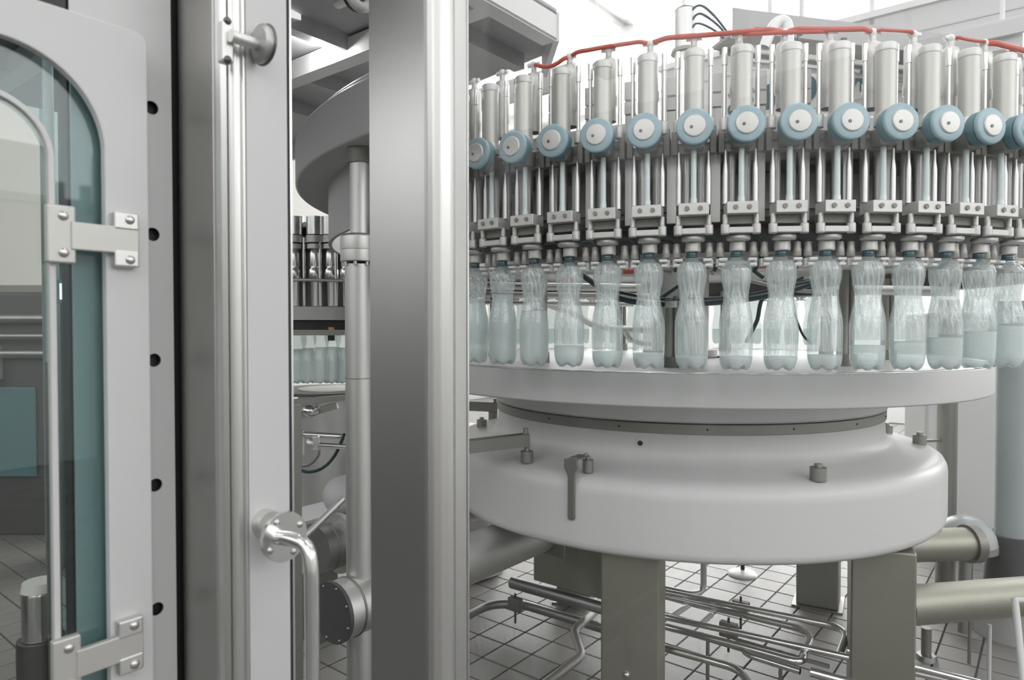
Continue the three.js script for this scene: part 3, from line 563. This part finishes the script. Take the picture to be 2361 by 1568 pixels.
  const bq = thing('grey_column', 'pale blue-grey round column at the right edge with a dark lower end', 'column', P(2335, 1330, 3.2));
  part(bq, 'shaft', cyl(0.075, 0.075, 0.16, 1.3, 0, 0, 32), paint([0.42, 0.47, 0.47], 0.4));
  part(bq, 'dark_base', cyl(0.12, 0.1, -0.1, 0.2, 0, 0, 32), M.machineDark);
  part(bq, 'foot', cyl(0.2, 0.18, -0.62, -0.1, 0.02, 0, 32), M.sheet);
}
{ // stainless process lines near the floor
  const line = (label, pts, h, r, bend = 0.05, m = M.bright) => solo('process_pipe', bent(pts.map(([px, py, dh]) => atH(px, py, h + (dh ?? 0))), r, bend), m, label, 'pipe', 'thin stainless pipes near the floor');
  line('bent dark steel pipe on the floor beside the thick header pipe', [[1040, 1440], [1128, 1393], [1200, 1392], [1400, 1452]], -1.34, 0.021, 0.16, M.grey);
  line('straight steel pipe above the bent one, left of the front column', [[1180, 1343], [1400, 1405]], -1.24, 0.028, 0.05, M.grey);
  line('zigzag steel pipe lying on the floor left of the front column', [[1400, 1385], [1322, 1455], [1342, 1512], [1255, 1580]], -1.3, 0.018, 0.04, M.satin);
  line('topmost thin pipe of the floor rack, ending in a bend at the back column', [[1535, 1365], [1925, 1443], [1952, 1462], [1935, 1510, -0.03]], -1.17, 0.013);
  line('second pipe of the floor rack, bending down before the back column', [[1535, 1375], [1845, 1449], [1872, 1470], [1845, 1520, -0.03]], -1.2, 0.014);
  line('third pipe of the floor rack, running out below the right column', [[1535, 1423], [1850, 1492], [2380, 1612]], -1.2, 0.0125);
  line('fourth pipe of the floor rack, with a short riser', [[1535, 1445], [1715, 1492], [1850, 1530], [1858, 1502]], -1.22, 0.0135);
  line('lowest thin pipe of the floor rack, curling down at the front', [[1535, 1495], [1705, 1543], [1735, 1590]], -1.2, 0.014);
  line('hairpin pipe looping round in the middle of the floor rack', [[1845, 1548], [1730, 1512], [1712, 1500], [1760, 1502], [1845, 1526]], -1.23, 0.012, 0.03);
  line('bright pipe leaving the rack under the right column to the corner', [[1955, 1500], [2120, 1540], [2420, 1618]], -1.16, 0.013);
  line('short bright pipe at the bottom edge in front of the right column', [[1870, 1550], [2100, 1612]], -1.13, 0.015);
  const sw = [[1530, 1356], [1600, 1372], [1622, 1362]].map(([a, b]) => atH(a, b, -1.24)); sw.push(V(sw[2].x, CAM_H - 0.762, sw[2].z));
  solo('process_pipe', bent(sw, 0.014, 0.05), M.satin, 'vertical swan-neck pipe rising behind the front column into the drum', 'pipe', 'thin stainless pipes near the floor');
  for (const [px, py, h, lab] of [[1708, 1402, -1.2, 'dark pipe clamp on the two upper rack pipes'], [1680, 1452, -1.22, 'dark pipe clamp on the lower rack pipes'], [1188, 1393, -1.31, 'dark screw clamp on the bent floor pipe']]) {
    const p = atH(px, py, h), t = thing('pipe_clamp', lab, 'clamp', p, TURN);
    part(t, 'jaw', box(0.03, 0.06, 0.07, 0, 0, 0, 0.004), M.dull); part(t, 'screw', cyl(0.005, 0.005, -0.09, 0.05), M.dark);
  }
  for (const [p, q, lab] of [[[1555, 1418], [1590, 1395], 'short white tie rod across the rack nearest the front column'], [[1618, 1438], [1640, 1418], 'short white tie rod across the rack, second from the front column']]) solo('tie_rod', rod(atH(...p, -1.23), atH(...q, -1.23), 0.011, 12), M.fitting, lab, 'rod');
  for (const [px, py, lab] of [[1632, 1470, 'thin dark pipe stand holding up the floor rack near the front column'], [1800, 1500, 'thin dark pipe stand holding up the floor rack in front of the back column']]) {
    const q = atH(px, py, -1.22), st2 = thing('pipe_stand', lab, 'stand', V(q.x, 0, q.z), TURN);
    part(st2, 'stem', cyl(0.007, 0.007, 0.006, 0.23), M.dull); part(st2, 'foot', cyl(0.03, 0.028, 0, 0.008), M.dull); part(st2, 'cross_arm', box(0.012, 0.012, 0.34, 0, 0.222, 0), M.dull);
  }
  const pad = thing('levelling_foot', 'white round levelling foot with a black stem on the far floor', 'foot', at(1712, 1341, 3.95)); pad.position.y = 0.003;
  part(pad, 'pad', lathe([[0, 0.03], [0.03, 0.03], [0.07, 0.018], [0.085, 0.006], [0.085, 0]], 32), M.fitting); part(pad, 'stem', cyl(0.012, 0.012, 0.03, 0.3), M.black);
  const pd2 = cloneThing(pad, 'levelling_foot', 'white round levelling foot nearer the back column on the far floor'); pd2.position.copy(at(1770, 1330, 4.3)); pd2.position.y = 0.003;
  const st = thing('floor_bolt', 'short dark upright post with a nut foot on the floor by the thick pipe', 'post', at(2135, 1530, 2.94)); st.position.y = 0;
  part(st, 'post', cyl(0.02, 0.02, 0.02, 0.14), M.dull); part(st, 'nut', new THREE.CylinderGeometry(0.04, 0.045, 0.022, 6).translate(0, 0.012, 0), M.grey);
  const fr = (px0, py0, py1, z, lab, m, r) => solo('guard_rail', [rod(at(px0, py0, z), V(at(px0, py0, z).x, 0.0, at(px0, py0, z).z), r, 10)], m, lab, 'rail');
  const gr = thing('guard_rail', 'pale square rail frame at the bottom right corner', 'rail', V(0, 0, 0));
  part(gr, 'upright', rod(at(2340, 1382, 2.3), at(2362, 1600, 2.1), 0.011, 10), M.sheet);
  part(gr, 'top_bar', rod(at(2340, 1384, 2.3), at(2480, 1386, 2.3), 0.009, 10), M.sheet);
  fr(2282, 1440, 1600, 2.6, 'thin pale upright rail between the thick pipe and the corner frame', M.sheet, 0.0075);
  fr(2236, 1420, 1500, 2.9, 'thin dark upright rail under the thick right-hand pipe', M.dull, 0.007);
}
{ // guard arms bolted on the drum from the left, and the white infeed table behind
  const armAt = (px0, py0, px1, py1, z0, z1, w, label, group) => { const p = at(px0, py0, z0), q = at(px1, py1, z1), t = thing('guard_bar', label, 'bar', V(0, 0, 0)); part(t, 'arm', bar(p, q, w, w), M.dull); const e = q.clone().add(V(0, w * 0.5, 0)); part(t, 'bolt', new THREE.CylinderGeometry(0.011, 0.011, 0.022, 6).translate(e.x - 0.01, e.y + 0.008, e.z), M.grey); return t; };
  armAt(1040, 1034, 1218, 1013, 2.44, 2.52, 0.045, 'grey square bar bolted to a stud on the drum, nearest the wide post');
  const a2 = armAt(1030, 933, 1146, 938, 3.7, 3.75, 0.052, 'grey square bar bolted further back beside the turntable edge');
  const q = at(1137, 962, 3.75); part(a2, 'stud', cyl(0.026, 0.026, q.y - 0.045, q.y + 0.03, q.x, q.z), M.dull);
  const tb = thing('infeed_table', 'white round infeed table behind the drum with a blue cap on it', 'machine base', V(at(1055, 1000, 4.05).x, 0, -4.05));
  part(tb, 'table', lathe([[0, 0.84], [0.25, 0.84], [0.27, 0.832], [0.28, 0.81], [0.28, 0.02], [0.2, 0.0]], 48), M.whiteCast);
  const c = at(1123, 996, 3.92); solo('bottle_cap', new THREE.CylinderGeometry(0.016, 0.016, 0.016, 20).translate(c.x, 0.848, c.z), M.blue, 'small bright blue cap lying on the white infeed table', 'cap');
  const bt = thing('hex_bolt', 'small steel bolt head on the white infeed table left of the blue cap', 'bolt', V(at(1090, 987, 4.0).x, 0.84, -4.0)); part(bt, 'head', new THREE.CylinderGeometry(0.014, 0.014, 0.014, 6).translate(0, 0.01, 0), M.bolt); part(bt, 'washer', cyl(0.02, 0.02, 0, 0.003), M.grey);
}

// ---------------------------------------------------------------- between the posts: hood, round column, capping turret
{
  const y = (h) => CAM_H + h;
  const hd = thing('curved_hood', 'large curved grey hood seen from below between the posts', 'hood', AXIS);
  // lathe angle 0 is +z (towards the camera), growing towards +x; the hood covers the left flank
  const a0 = -2.0, a1 = -0.62;
  part(hd, 'hood_shell', lathe([[1.62, y(0.547)], [1.735, y(0.547)], [1.745, y(0.552)], [1.745, y(0.7)], [1.738, y(0.711)], [1.62, y(0.711)], [1.62, y(0.547)]], 64, a0, a1 - a0), M.hood);
  part(hd, 'hood_collar', lathe([[1.606, y(0.33)], [1.62, y(0.33)], [1.62, y(0.72)], [1.606, y(0.72)], [1.606, y(0.33)]], 64, a0, 1.2), M.hood);
  part(hd, 'hood_rim', lathe([[1.64, y(0.711)], [1.7, y(0.715)], [1.715, y(0.73)], [1.7, y(0.748)], [1.64, y(0.75)]], 48, a0 + 0.25, a1 - a0 - 0.25), M.frame);
  const c = at(829, 1000, 2.115), t = thing('round_column', 'round grey steel column with a flanged coupling between the two posts', 'column', V(c.x, 0, c.z));
  part(t, 'lower_tube', cyl(0.0425, 0.0425, 0, y(0.19), 0, 0, 40), M.satin);
  part(t, 'upper_tube', cyl(0.031, 0.031, y(0.27), y(0.53), 0.005, 0, 36), M.satin);
  const cp = part(t, 'coupling', lathe([[0.03, y(0.197)], [0.053, y(0.197)], [0.0555, y(0.2)], [0.0555, y(0.232)], [0.054, y(0.234)], [0.0565, y(0.236)], [0.0565, y(0.272)], [0.052, y(0.282)], [0.03, y(0.284)]], 44), M.satin);
  for (let i = 0; i < 8; i++) { const a = i * Math.PI / 4; part(cp, 'bolt', new THREE.CylinderGeometry(0.0065, 0.0065, 0.012, 6).translate(Math.sin(a) * 0.046, y(0.192), Math.cos(a) * 0.046), M.bolt); }
  part(t, 'top_collar', cyl(0.038, 0.038, y(0.5), y(0.546), 0.005, 0, 36), M.dull);
  part(t, 'weld_ring', new THREE.TorusGeometry(0.0425, 0.0018, 8, 36).rotateX(Math.PI / 2).translate(0, y(-0.16), 0), M.grey);
}
{ // capping turret
  const y = (h) => CAM_H + h, c = at(745, 900, 3.75), base = V(c.x, 0, c.z);
  const t = thing('capping_turret', 'dark steel capping turret with stacked rings, behind the round column', 'turret', base);
  part(t, 'drum_column', cyl(0.19, 0.19, 0.32, y(-0.34), 0.06, 0, 48), M.satin);
  part(t, 'upper_disc', cyl(0.44, 0.44, y(0.03), y(0.095), 0, 0, 56), M.grey);
  part(t, 'dark_ring', cyl(0.42, 0.42, y(-0.02), y(0.03), 0, 0, 56), M.black);
  part(t, 'lower_disc', cyl(0.44, 0.44, y(-0.045), y(-0.018), 0, 0, 56), M.dull);
  part(t, 'thin_ring', new THREE.TorusGeometry(0.42, 0.008, 8, 56).rotateX(Math.PI / 2).translate(0, y(0.225), 0), M.satin);
  part(t, 'core', cyl(0.26, 0.26, y(0.09), y(0.5), 0, 0, 40), M.dark);
  part(t, 'top_plate', cyl(0.3, 0.27, y(0.5), y(0.53), 0, 0, 48), M.sheet);
  part(t, 'star_wheel', [cyl(0.3, 0.3, y(-0.36), y(-0.345), 0, 0, 40)], M.dark);
  let k = 0; const words = ['leftmost', 'second from left', 'middle one', 'fourth from left', 'rightmost'];
  for (const px of [650, 680, 727, 764, 800]) {
    const q = at(px, 620, 3.42), h = thing('capping_spindle', `${words[k]} of the steel capping heads above the dark turret discs`, 'capping head', V(q.x, 0, q.z), 0, 'capping heads'); k++;
    part(h, 'sleeve', cyl(0.044, 0.044, y(0.455), y(0.545), 0, 0, 24), M.bright);
    part(h, 'collar', [cyl(0.047, 0.047, y(0.415), y(0.45), 0, 0, 24), cyl(0.042, 0.042, y(0.385), y(0.408), 0, 0, 24)], M.satin);
    part(h, 'spindle', lathe([[0.022, y(0.385)], [0.03, y(0.36)], [0.03, y(0.3)], [0.024, y(0.29)], [0.034, y(0.28)], [0.034, y(0.24)], [0.022, y(0.23)], [0.02, y(0.1)]], 20), M.bright);
    part(h, 'side_rod', cyl(0.008, 0.008, y(0.1), y(0.44), -0.05, 0.02, 10), M.bright);
  }
  let n = 0; const bw = ['leftmost of the small bluish bottles under the capping turret', 'second bluish bottle from the left under the capping turret', 'third bluish bottle from the left under the capping turret', 'bluish bottle with an orange cap light above it under the turret', 'rightmost small bluish bottle under the capping turret, by the column'];
  for (const [px, z] of [[690, 3.6], [712, 3.5], [742, 3.42], [768, 3.4], [792, 3.46]]) {
    const b = makeBottle(0.2, 0); b.name = numbered('plastic_bottle'); scene.add(b); b.position.copy(at(px, 884, z)); tag(b, bw[n++], 'bottle', 'bottles under the capping turret');
    b.scale.set(1.0, 0.9, 1.0);
  }
  const am = thing('amber_cap', 'small bright orange cap under the dark turret disc', 'cap', at(764, 762, 3.36)); part(am, 'cap', cyl(0.015, 0.015, -0.012, 0.016), M.amber); part(am, 'skirt', cyl(0.017, 0.017, -0.05, -0.012), M.black);
  const ar = thing('swing_arm', 'dark cast arm with polished boss below the turret bottles', 'bracket', at(730, 935, 3.3));
  part(ar, 'arm', [bar(V(-0.14, 0.015, 0), V(0.14, 0.035, -0.05), 0.05, 0.025), bar(V(-0.12, -0.06, 0.02), V(0.1, 0.0, 0.0), 0.04, 0.03)], M.dull); part(ar, 'boss', ball(0.045, -0.02, -0.02, 0.03, 0.7), M.bright);
  const rods = thing('linkage', 'two bright steel linkage rods crossing left of the round column', 'rod', at(740, 1018, 3.2));
  part(rods, 'upper_rod', rod(V(-0.1, 0.035, 0), V(0.2, 0.0, -0.1), 0.014, 14), M.bright); part(rods, 'lower_rod', rod(V(-0.05, -0.005, 0.05), V(0.2, -0.03, 0), 0.013, 14), M.bright);
  part(rods, 'joint', [ball(0.028, -0.03, 0.0, 0.05), box(0.03, 0.07, 0.03, -0.01, 0.0, 0.05, 0.006), cyl(0.02, 0.02, -0.06, 0.05, -0.1, 0.0)], M.satin);
  solo('cable', tube([at(680, 1078, 3.3), at(708, 1088, 3.25), at(742, 1080, 3.2), at(772, 1050, 3.2), at(795, 1000, 3.2)], 0.008, 40, 8, 0.5), M.hose, 'dark hose looping below the linkage rods beside the narrow post', 'cable');
  solo('cable', tube([at(690, 1076, 3.3), at(716, 1070, 3.25), at(736, 1045, 3.2), at(730, 1005, 3.2)], 0.006, 40, 8, 0.5), M.grey, 'thin pale hose looping up to the linkage rods', 'cable');
  const el = thing('pipe_elbow', 'smooth grey rounded pipe end left of the round column', 'pipe', at(790, 1142, 3.0)); part(el, 'elbow', new THREE.SphereGeometry(0.085, 28, 18), M.hood); part(el, 'pipe', rod(V(0, 0, 0), V(0.5, 0.1, -0.3), 0.084, 28), M.hood);
  const bx = thing('gear_box', 'grey flat-topped gear housing behind the handle flange', 'housing', at(735, 1230, 3.15), TURN); part(bx, 'body', box(0.3, 0.22, 0.2, 0, -0.02, 0, 0.01), M.hood); part(bx, 'lid', box(0.32, 0.02, 0.22, 0, 0.1, 0, 0.004), M.frame); part(bx, 'stand', box(0.12, 0.75, 0.12, 0, -0.45, 0), M.dull);
  const pp = at(682, 1000, 1.75), jp = thing('inner_upright', 'dark inner frame upright just behind the narrow post edge', 'upright', V(pp.x - 0.003, 0, pp.z), TURN); part(jp, 'upright', box(0.03, 1.15, 0.02, 0, 0.575 + 0.1, 0, 0.003), M.dull); part(jp, 'foot', box(0.06, 0.02, 0.05, 0, 0.1, 0), M.dark); part(jp, 'pin', cyl(0.006, 0.006, 0, 0.1), M.dark);
  solo('brace_rod', rod(at(700, 1240, 2.4), at(792, 1150, 2.5), 0.012), M.satin, 'thin slanting steel brace above the flanged pipe', 'brace');
}
{ // overhead platform of the machine
  const H = CAM_H + 0.994, c = at(1283, 100, 2.4), cl = toLocal(c);
  const t = thing('overhead_platform', 'grey overhead steel platform with fascia and joists above the carousel', 'platform', L(cl.u, H, cl.v), TURN);
  const s = new THREE.Shape([[0, 0], [-2.2, 0], [-2.2, 2.6], [0.6, 2.6], [0.26, 0.24]].map(([a, b]) => new THREE.Vector2(a, b)));
  part(t, 'deck', new THREE.ExtrudeGeometry(s, { depth: 0.02, bevelEnabled: false }).rotateX(-Math.PI / 2).translate(0, 0.09, 0), M.deck);
  part(t, 'fascia', [box(2.2, 0.1, 0.02, -1.1, 0.05, -0.01), box(2.2, 0.012, 0.06, -1.1, 0.004, -0.03)], M.frame);
  part(t, 'end_fascia', [box(0.35, 0.1, 0.02, 0.13, 0.05, -0.12).translate(-0.13, 0, 0.12).rotateY(0.745).translate(0.13, 0, -0.12), box(0.02, 0.1, 2.4, 0.42, 0.05, -1.4)], M.frame);
  for (const z of [-0.32, -0.72, -1.12, -1.52, -1.92]) part(t, 'joist', [box(2.3, 0.06, 0.05, -0.95, 0.06, z)], M.deck);
  for (const x of [-0.32, -1.05, -1.8]) part(t, 'cross_beam', [box(0.07, 0.075, 2.5, x, 0.04, -1.28)], M.frame);
  for (const x of [-0.22, -0.7, -1.2, -1.7]) part(t, 'rail_post', [cyl(0.014, 0.014, 0.1, 0.7, x, -0.14, 12), box(0.06, 0.01, 0.06, x, 0.115, -0.14)], M.bright);
  part(t, 'hand_rail', [cylX(0.014, 0.014, -1.8, -0.15, 0.42, -0.14, 12), cylX(0.014, 0.014, -1.8, -0.15, 0.68, -0.14, 12)], M.bright);
  const pl = new THREE.PointLight(0xffffff, 0.42); pl.position.copy(at(738, 120, 2.55)); pl.name = 'tube_lamp_light'; scene.add(pl);
  const lt = at(738, 70, 2.55), lamp = thing('light_tube', 'glowing slanted light tube under the overhead platform', 'light', lt, 0);
  part(lamp, 'body', [bar(at(660, 30, 2.35).sub(lt), at(806, 106, 2.75).sub(lt), 0.04, 0.02)], M.tubeGlow); part(lamp, 'hanger', [cyl(0.006, 0.006, 0, 0.07, -0.05, 0.1), cyl(0.006, 0.006, 0, 0.07, 0.06, -0.1)], M.dull);
}
{ // conveyor, column and ducts behind at the top right
  const p = at(1690, 45, 4.0), q = at(2300, 118, 4.45);
  const t = thing('overhead_conveyor', 'long grey overhead conveyor beam crossing behind the valve tops', 'conveyor', V(0, 0, 0));
  const up = V(0, 0.06, 0), back = V(0.03, 0, -0.35);
  part(t, 'side_plate', bar(p, q, 0.012, 0.13), M.conveyor);
  part(t, 'far_plate', bar(p.clone().add(back), q.clone().add(back), 0.012, 0.13), M.conveyor);
  part(t, 'bed', bar(p.clone().add(back.clone().multiplyScalar(0.5)).add(V(0, -0.03, 0)), q.clone().add(back.clone().multiplyScalar(0.5)).add(V(0, -0.03, 0)), 0.34, 0.02), M.dull);
  part(t, 'lower_rail', [bar(p.clone().add(V(0.06, -0.13, -0.1)), q.clone().add(V(0, -0.13, -0.1)), 0.02, 0.025), bar(p.clone().add(V(0.06, -0.16, -0.22)), q.clone().add(V(0, -0.16, -0.22)), 0.02, 0.025)], M.grey); void up;
  for (const s of [0.08, 0.23, 0.39]) { const c = p.clone().lerp(q, s).add(V(0, -0.055, 0.012)); part(t, 'clip', [box(0.03, 0.012, 0.02, c.x, c.y + 0.012, c.z), box(0.008, 0.04, 0.012, c.x - 0.01, c.y - 0.01, c.z)], M.dark); }
  for (const s of [0.3, 0.8]) { const c = p.clone().lerp(q, s).add(back.clone().multiplyScalar(0.5)); part(t, 'hanger', cyl(0.015, 0.015, c.y, 5.4, c.x, c.z - 0.1, 12), M.frame); }
  const c = at(1580, 68, 3.7), k = thing('control_column', 'round steel column with three black hoses arching from it', 'column', c);
  part(k, 'tube', cyl(0.055, 0.055, -1.6, 0.1, 0, 0, 32), M.satin); part(k, 'cap', cyl(0.057, 0.05, 0.1, 0.108, 0, 0, 32), M.dark); part(k, 'collar', cyl(0.075, 0.07, -0.13, -0.11, 0, 0, 32), M.dull);
  const hs = [[[1592, 30], [1604, 15], [1622, 15], [1650, 40], [1680, 78]], [[1592, 52], [1606, 34], [1622, 34], [1655, 58], [1675, 82]], [[1592, 70], [1604, 55], [1622, 57], [1650, 72], [1668, 88]]];
  hs.forEach((h, i) => solo('black_hose', tube(h.map(([x, y], j) => at(x, y, 3.66 - j * 0.01)), 0.0062, 40, 8, 0.5), M.hose, ['uppermost of the three black hoses arching from the round column', 'middle one of the three black hoses arching from the round column', 'lowest of the three black hoses arching from the round column'][i], 'hose', 'black hoses on the column'));
  const e = thing('white_elbow', 'white bent pipe standing up behind the conveyor beam', 'pipe', V(0, 0, 0));
  part(e, 'elbow', tube([at(1762, 110, 3.3), at(1778, 70, 3.3), at(1795, 50, 3.3), at(1812, 52, 3.3), at(1817, 80, 3.3), at(1818, 130, 3.3)], 0.026, 50, 16, 0.5), M.fitting); const f = at(1816, 95, 3.3), f0 = at(1818, 130, 3.3); part(e, 'mast', cyl(0.026, 0.026, CAM_H + 0.3, f0.y, f0.x, f0.z), M.fitting); part(e, 'socket', cyl(0.034, 0.034, f.y - 0.12, f.y - 0.02, f.x, f.z), M.fitting);
  const d = thing('junction_box', 'pale grey folded bracket box hanging at the upper right', 'box', at(2310, 105, 3.9), TURN);
  part(d, 'body', box(0.24, 0.13, 0.2, 0, 0, 0, 0.006), M.sheet); part(d, 'flap', box(0.02, 0.09, 0.24, -0.16, 0.04, 0, 0.002), M.sheet); part(d, 'hanger', cyl(0.012, 0.012, 0.06, 2.2), M.frame);
}

// ---------------------------------------------------------------- what is seen through the door window on the left
{
  const T = (px, py, z) => at(px, py, z);
  const cp = T(196, 700, 4.2), cab = thing('tall_cabinet', 'tall teal machine cabinet seen through the curved gap of the door window', 'cabinet', V(cp.x, 0, -4.2));
  part(cab, 'body', box(0.36, 2.75, 0.26, 0, 1.38, -0.0, 0.01), M.tealCabinet);
  part(cab, 'cabinet_door', box(0.3, 2.5, 0.02, 0.0, 1.3, 0.135, 0.004), M.tealCabinet); part(cab, 'corner_strip', [box(0.02, 2.7, 0.02, 0.15, 1.36, 0.14), box(0.02, 2.7, 0.02, -0.06, 1.36, 0.146)], M.grey);
  const mp = T(-60, 900, 5.1), mac = thing('dark_machine', 'wide dark machine housing behind the inner pane, with a teal front panel', 'machine', V(mp.x, 0, -5.1));
  part(mac, 'housing', box(2.4, 1.68, 0.8, 0, 0.84, 0, 0.02), M.machineDark); part(mac, 'front_panel', box(0.8, 0.62, 0.02, 0.35, 0.72, 0.41, 0.01), M.tealDark); part(mac, 'top_tray', box(2.3, 0.05, 0.7, 0, 1.71, 0), M.dull);
  part(mac, 'control_head', [box(0.2, 0.24, 0.1, 0.42, 1.2, 0.44, 0.02), cyl(0.03, 0.03, 0.6, 1.1, 0.42, 0.44)], M.hood); part(mac, 'conveyor_pipes', [cylX(0.03, 0.03, -1, 1, 1.5, 0.44), cylX(0.02, 0.02, -1, 1, 1.38, 0.46), cylX(0.03, 0.03, -1, 1, 1.26, 0.44), tube([V(0.1, 1.4, 0.5), V(0.3, 1.3, 0.55), V(0.45, 1.05, 0.5)], 0.02)], M.grey);
  const pk = thing('packing_machine', 'dark packing machine standing far left beside the camera', 'machine', L(-3.1, 0, -3.6), TURN);
  part(pk, 'housing', box(2.6, 1.75, 4.0, 0, 0.975, 0, 0.03), M.machineDark); part(pk, 'front_panel', box(0.02, 1.1, 3.6, 1.31, 1.0, 0, 0.005), M.wallDark); part(pk, 'plinth', box(2.5, 0.1, 3.9, 0, 0.05, 0), M.black);
  const wc = T(2300, 1200, 4.3), wb = thing('white_cabinet', 'plain white cabinet standing behind the tall dark pipe at the right', 'cabinet', V(wc.x, 0, -4.4), -0.1);
  part(wb, 'body', box(1.3, 1.5, 0.3, 0.2, 0.79, 0, 0.02), M.sheet); part(wb, 'cabinet_door', box(0.55, 1.3, 0.02, -0.1, 0.82, 0.155, 0.006), M.sheet); part(wb, 'plinth', box(1.2, 0.06, 0.26, 0.2, 0.03, 0), M.dark);
  const can = thing('steel_canister', 'small shiny steel canister at the foot of the dark machine', 'canister', T(95, 1470, 1.95)); part(can, 'can', lathe([[0, 0], [0.045, 0], [0.047, 0.004], [0.047, 0.13], [0.04, 0.145], [0.02, 0.155]], 28), M.bright); part(can, 'lid', cyl(0.049, 0.044, 0.14, 0.165), M.fitting); part(can, 'stand', cyl(0.06, 0.06, -0.6, 0, 0, 0, 20), M.dark);
  for (const [px, w, lab] of [[119, 0.018, 'slim pale upright tube behind the inner pane edge'], [180, 0.025, 'wider pale upright tube behind the gap of the door window']]) { const q = T(px, 835, 1.9), u = thing('upright_tube', lab, 'tube', V(q.x, 0, q.z)); part(u, 'tube', cyl(w * 0.75, w * 0.75, CAM_H - 0.1, 2.2, 0, 0, 20), M.sheet); part(u, 'foot', cyl(w, w, 0, CAM_H - 0.1, 0, 0, 16), M.dull); }
  const lw = thing('light_slots', 'row of small bright slots in the dark cabinet behind the door', 'light', V(0, 0, 0));
  for (const [px, w] of [[146, 14], [175, 20], [208, 9], [227, 11], [240, 8]]) { const a = T(px, 672, 3.2); part(lw, 'slot', box(w * 3.2 / FOCAL, 0.075, 0.01, a.x, a.y, a.z), M.lamp); }
  part(lw, 'housing', box(0.32, 0.11, 0.02, T(193, 672, 3.22).x, T(193, 672, 3.22).y, -3.22), M.tealDark);
}

scene.traverse((o) => { if (o.isMesh) { o.castShadow = true; o.receiveShadow = true; } if (o.isLight && o.shadow) o.castShadow = true; });
renderer.render(scene, camera);
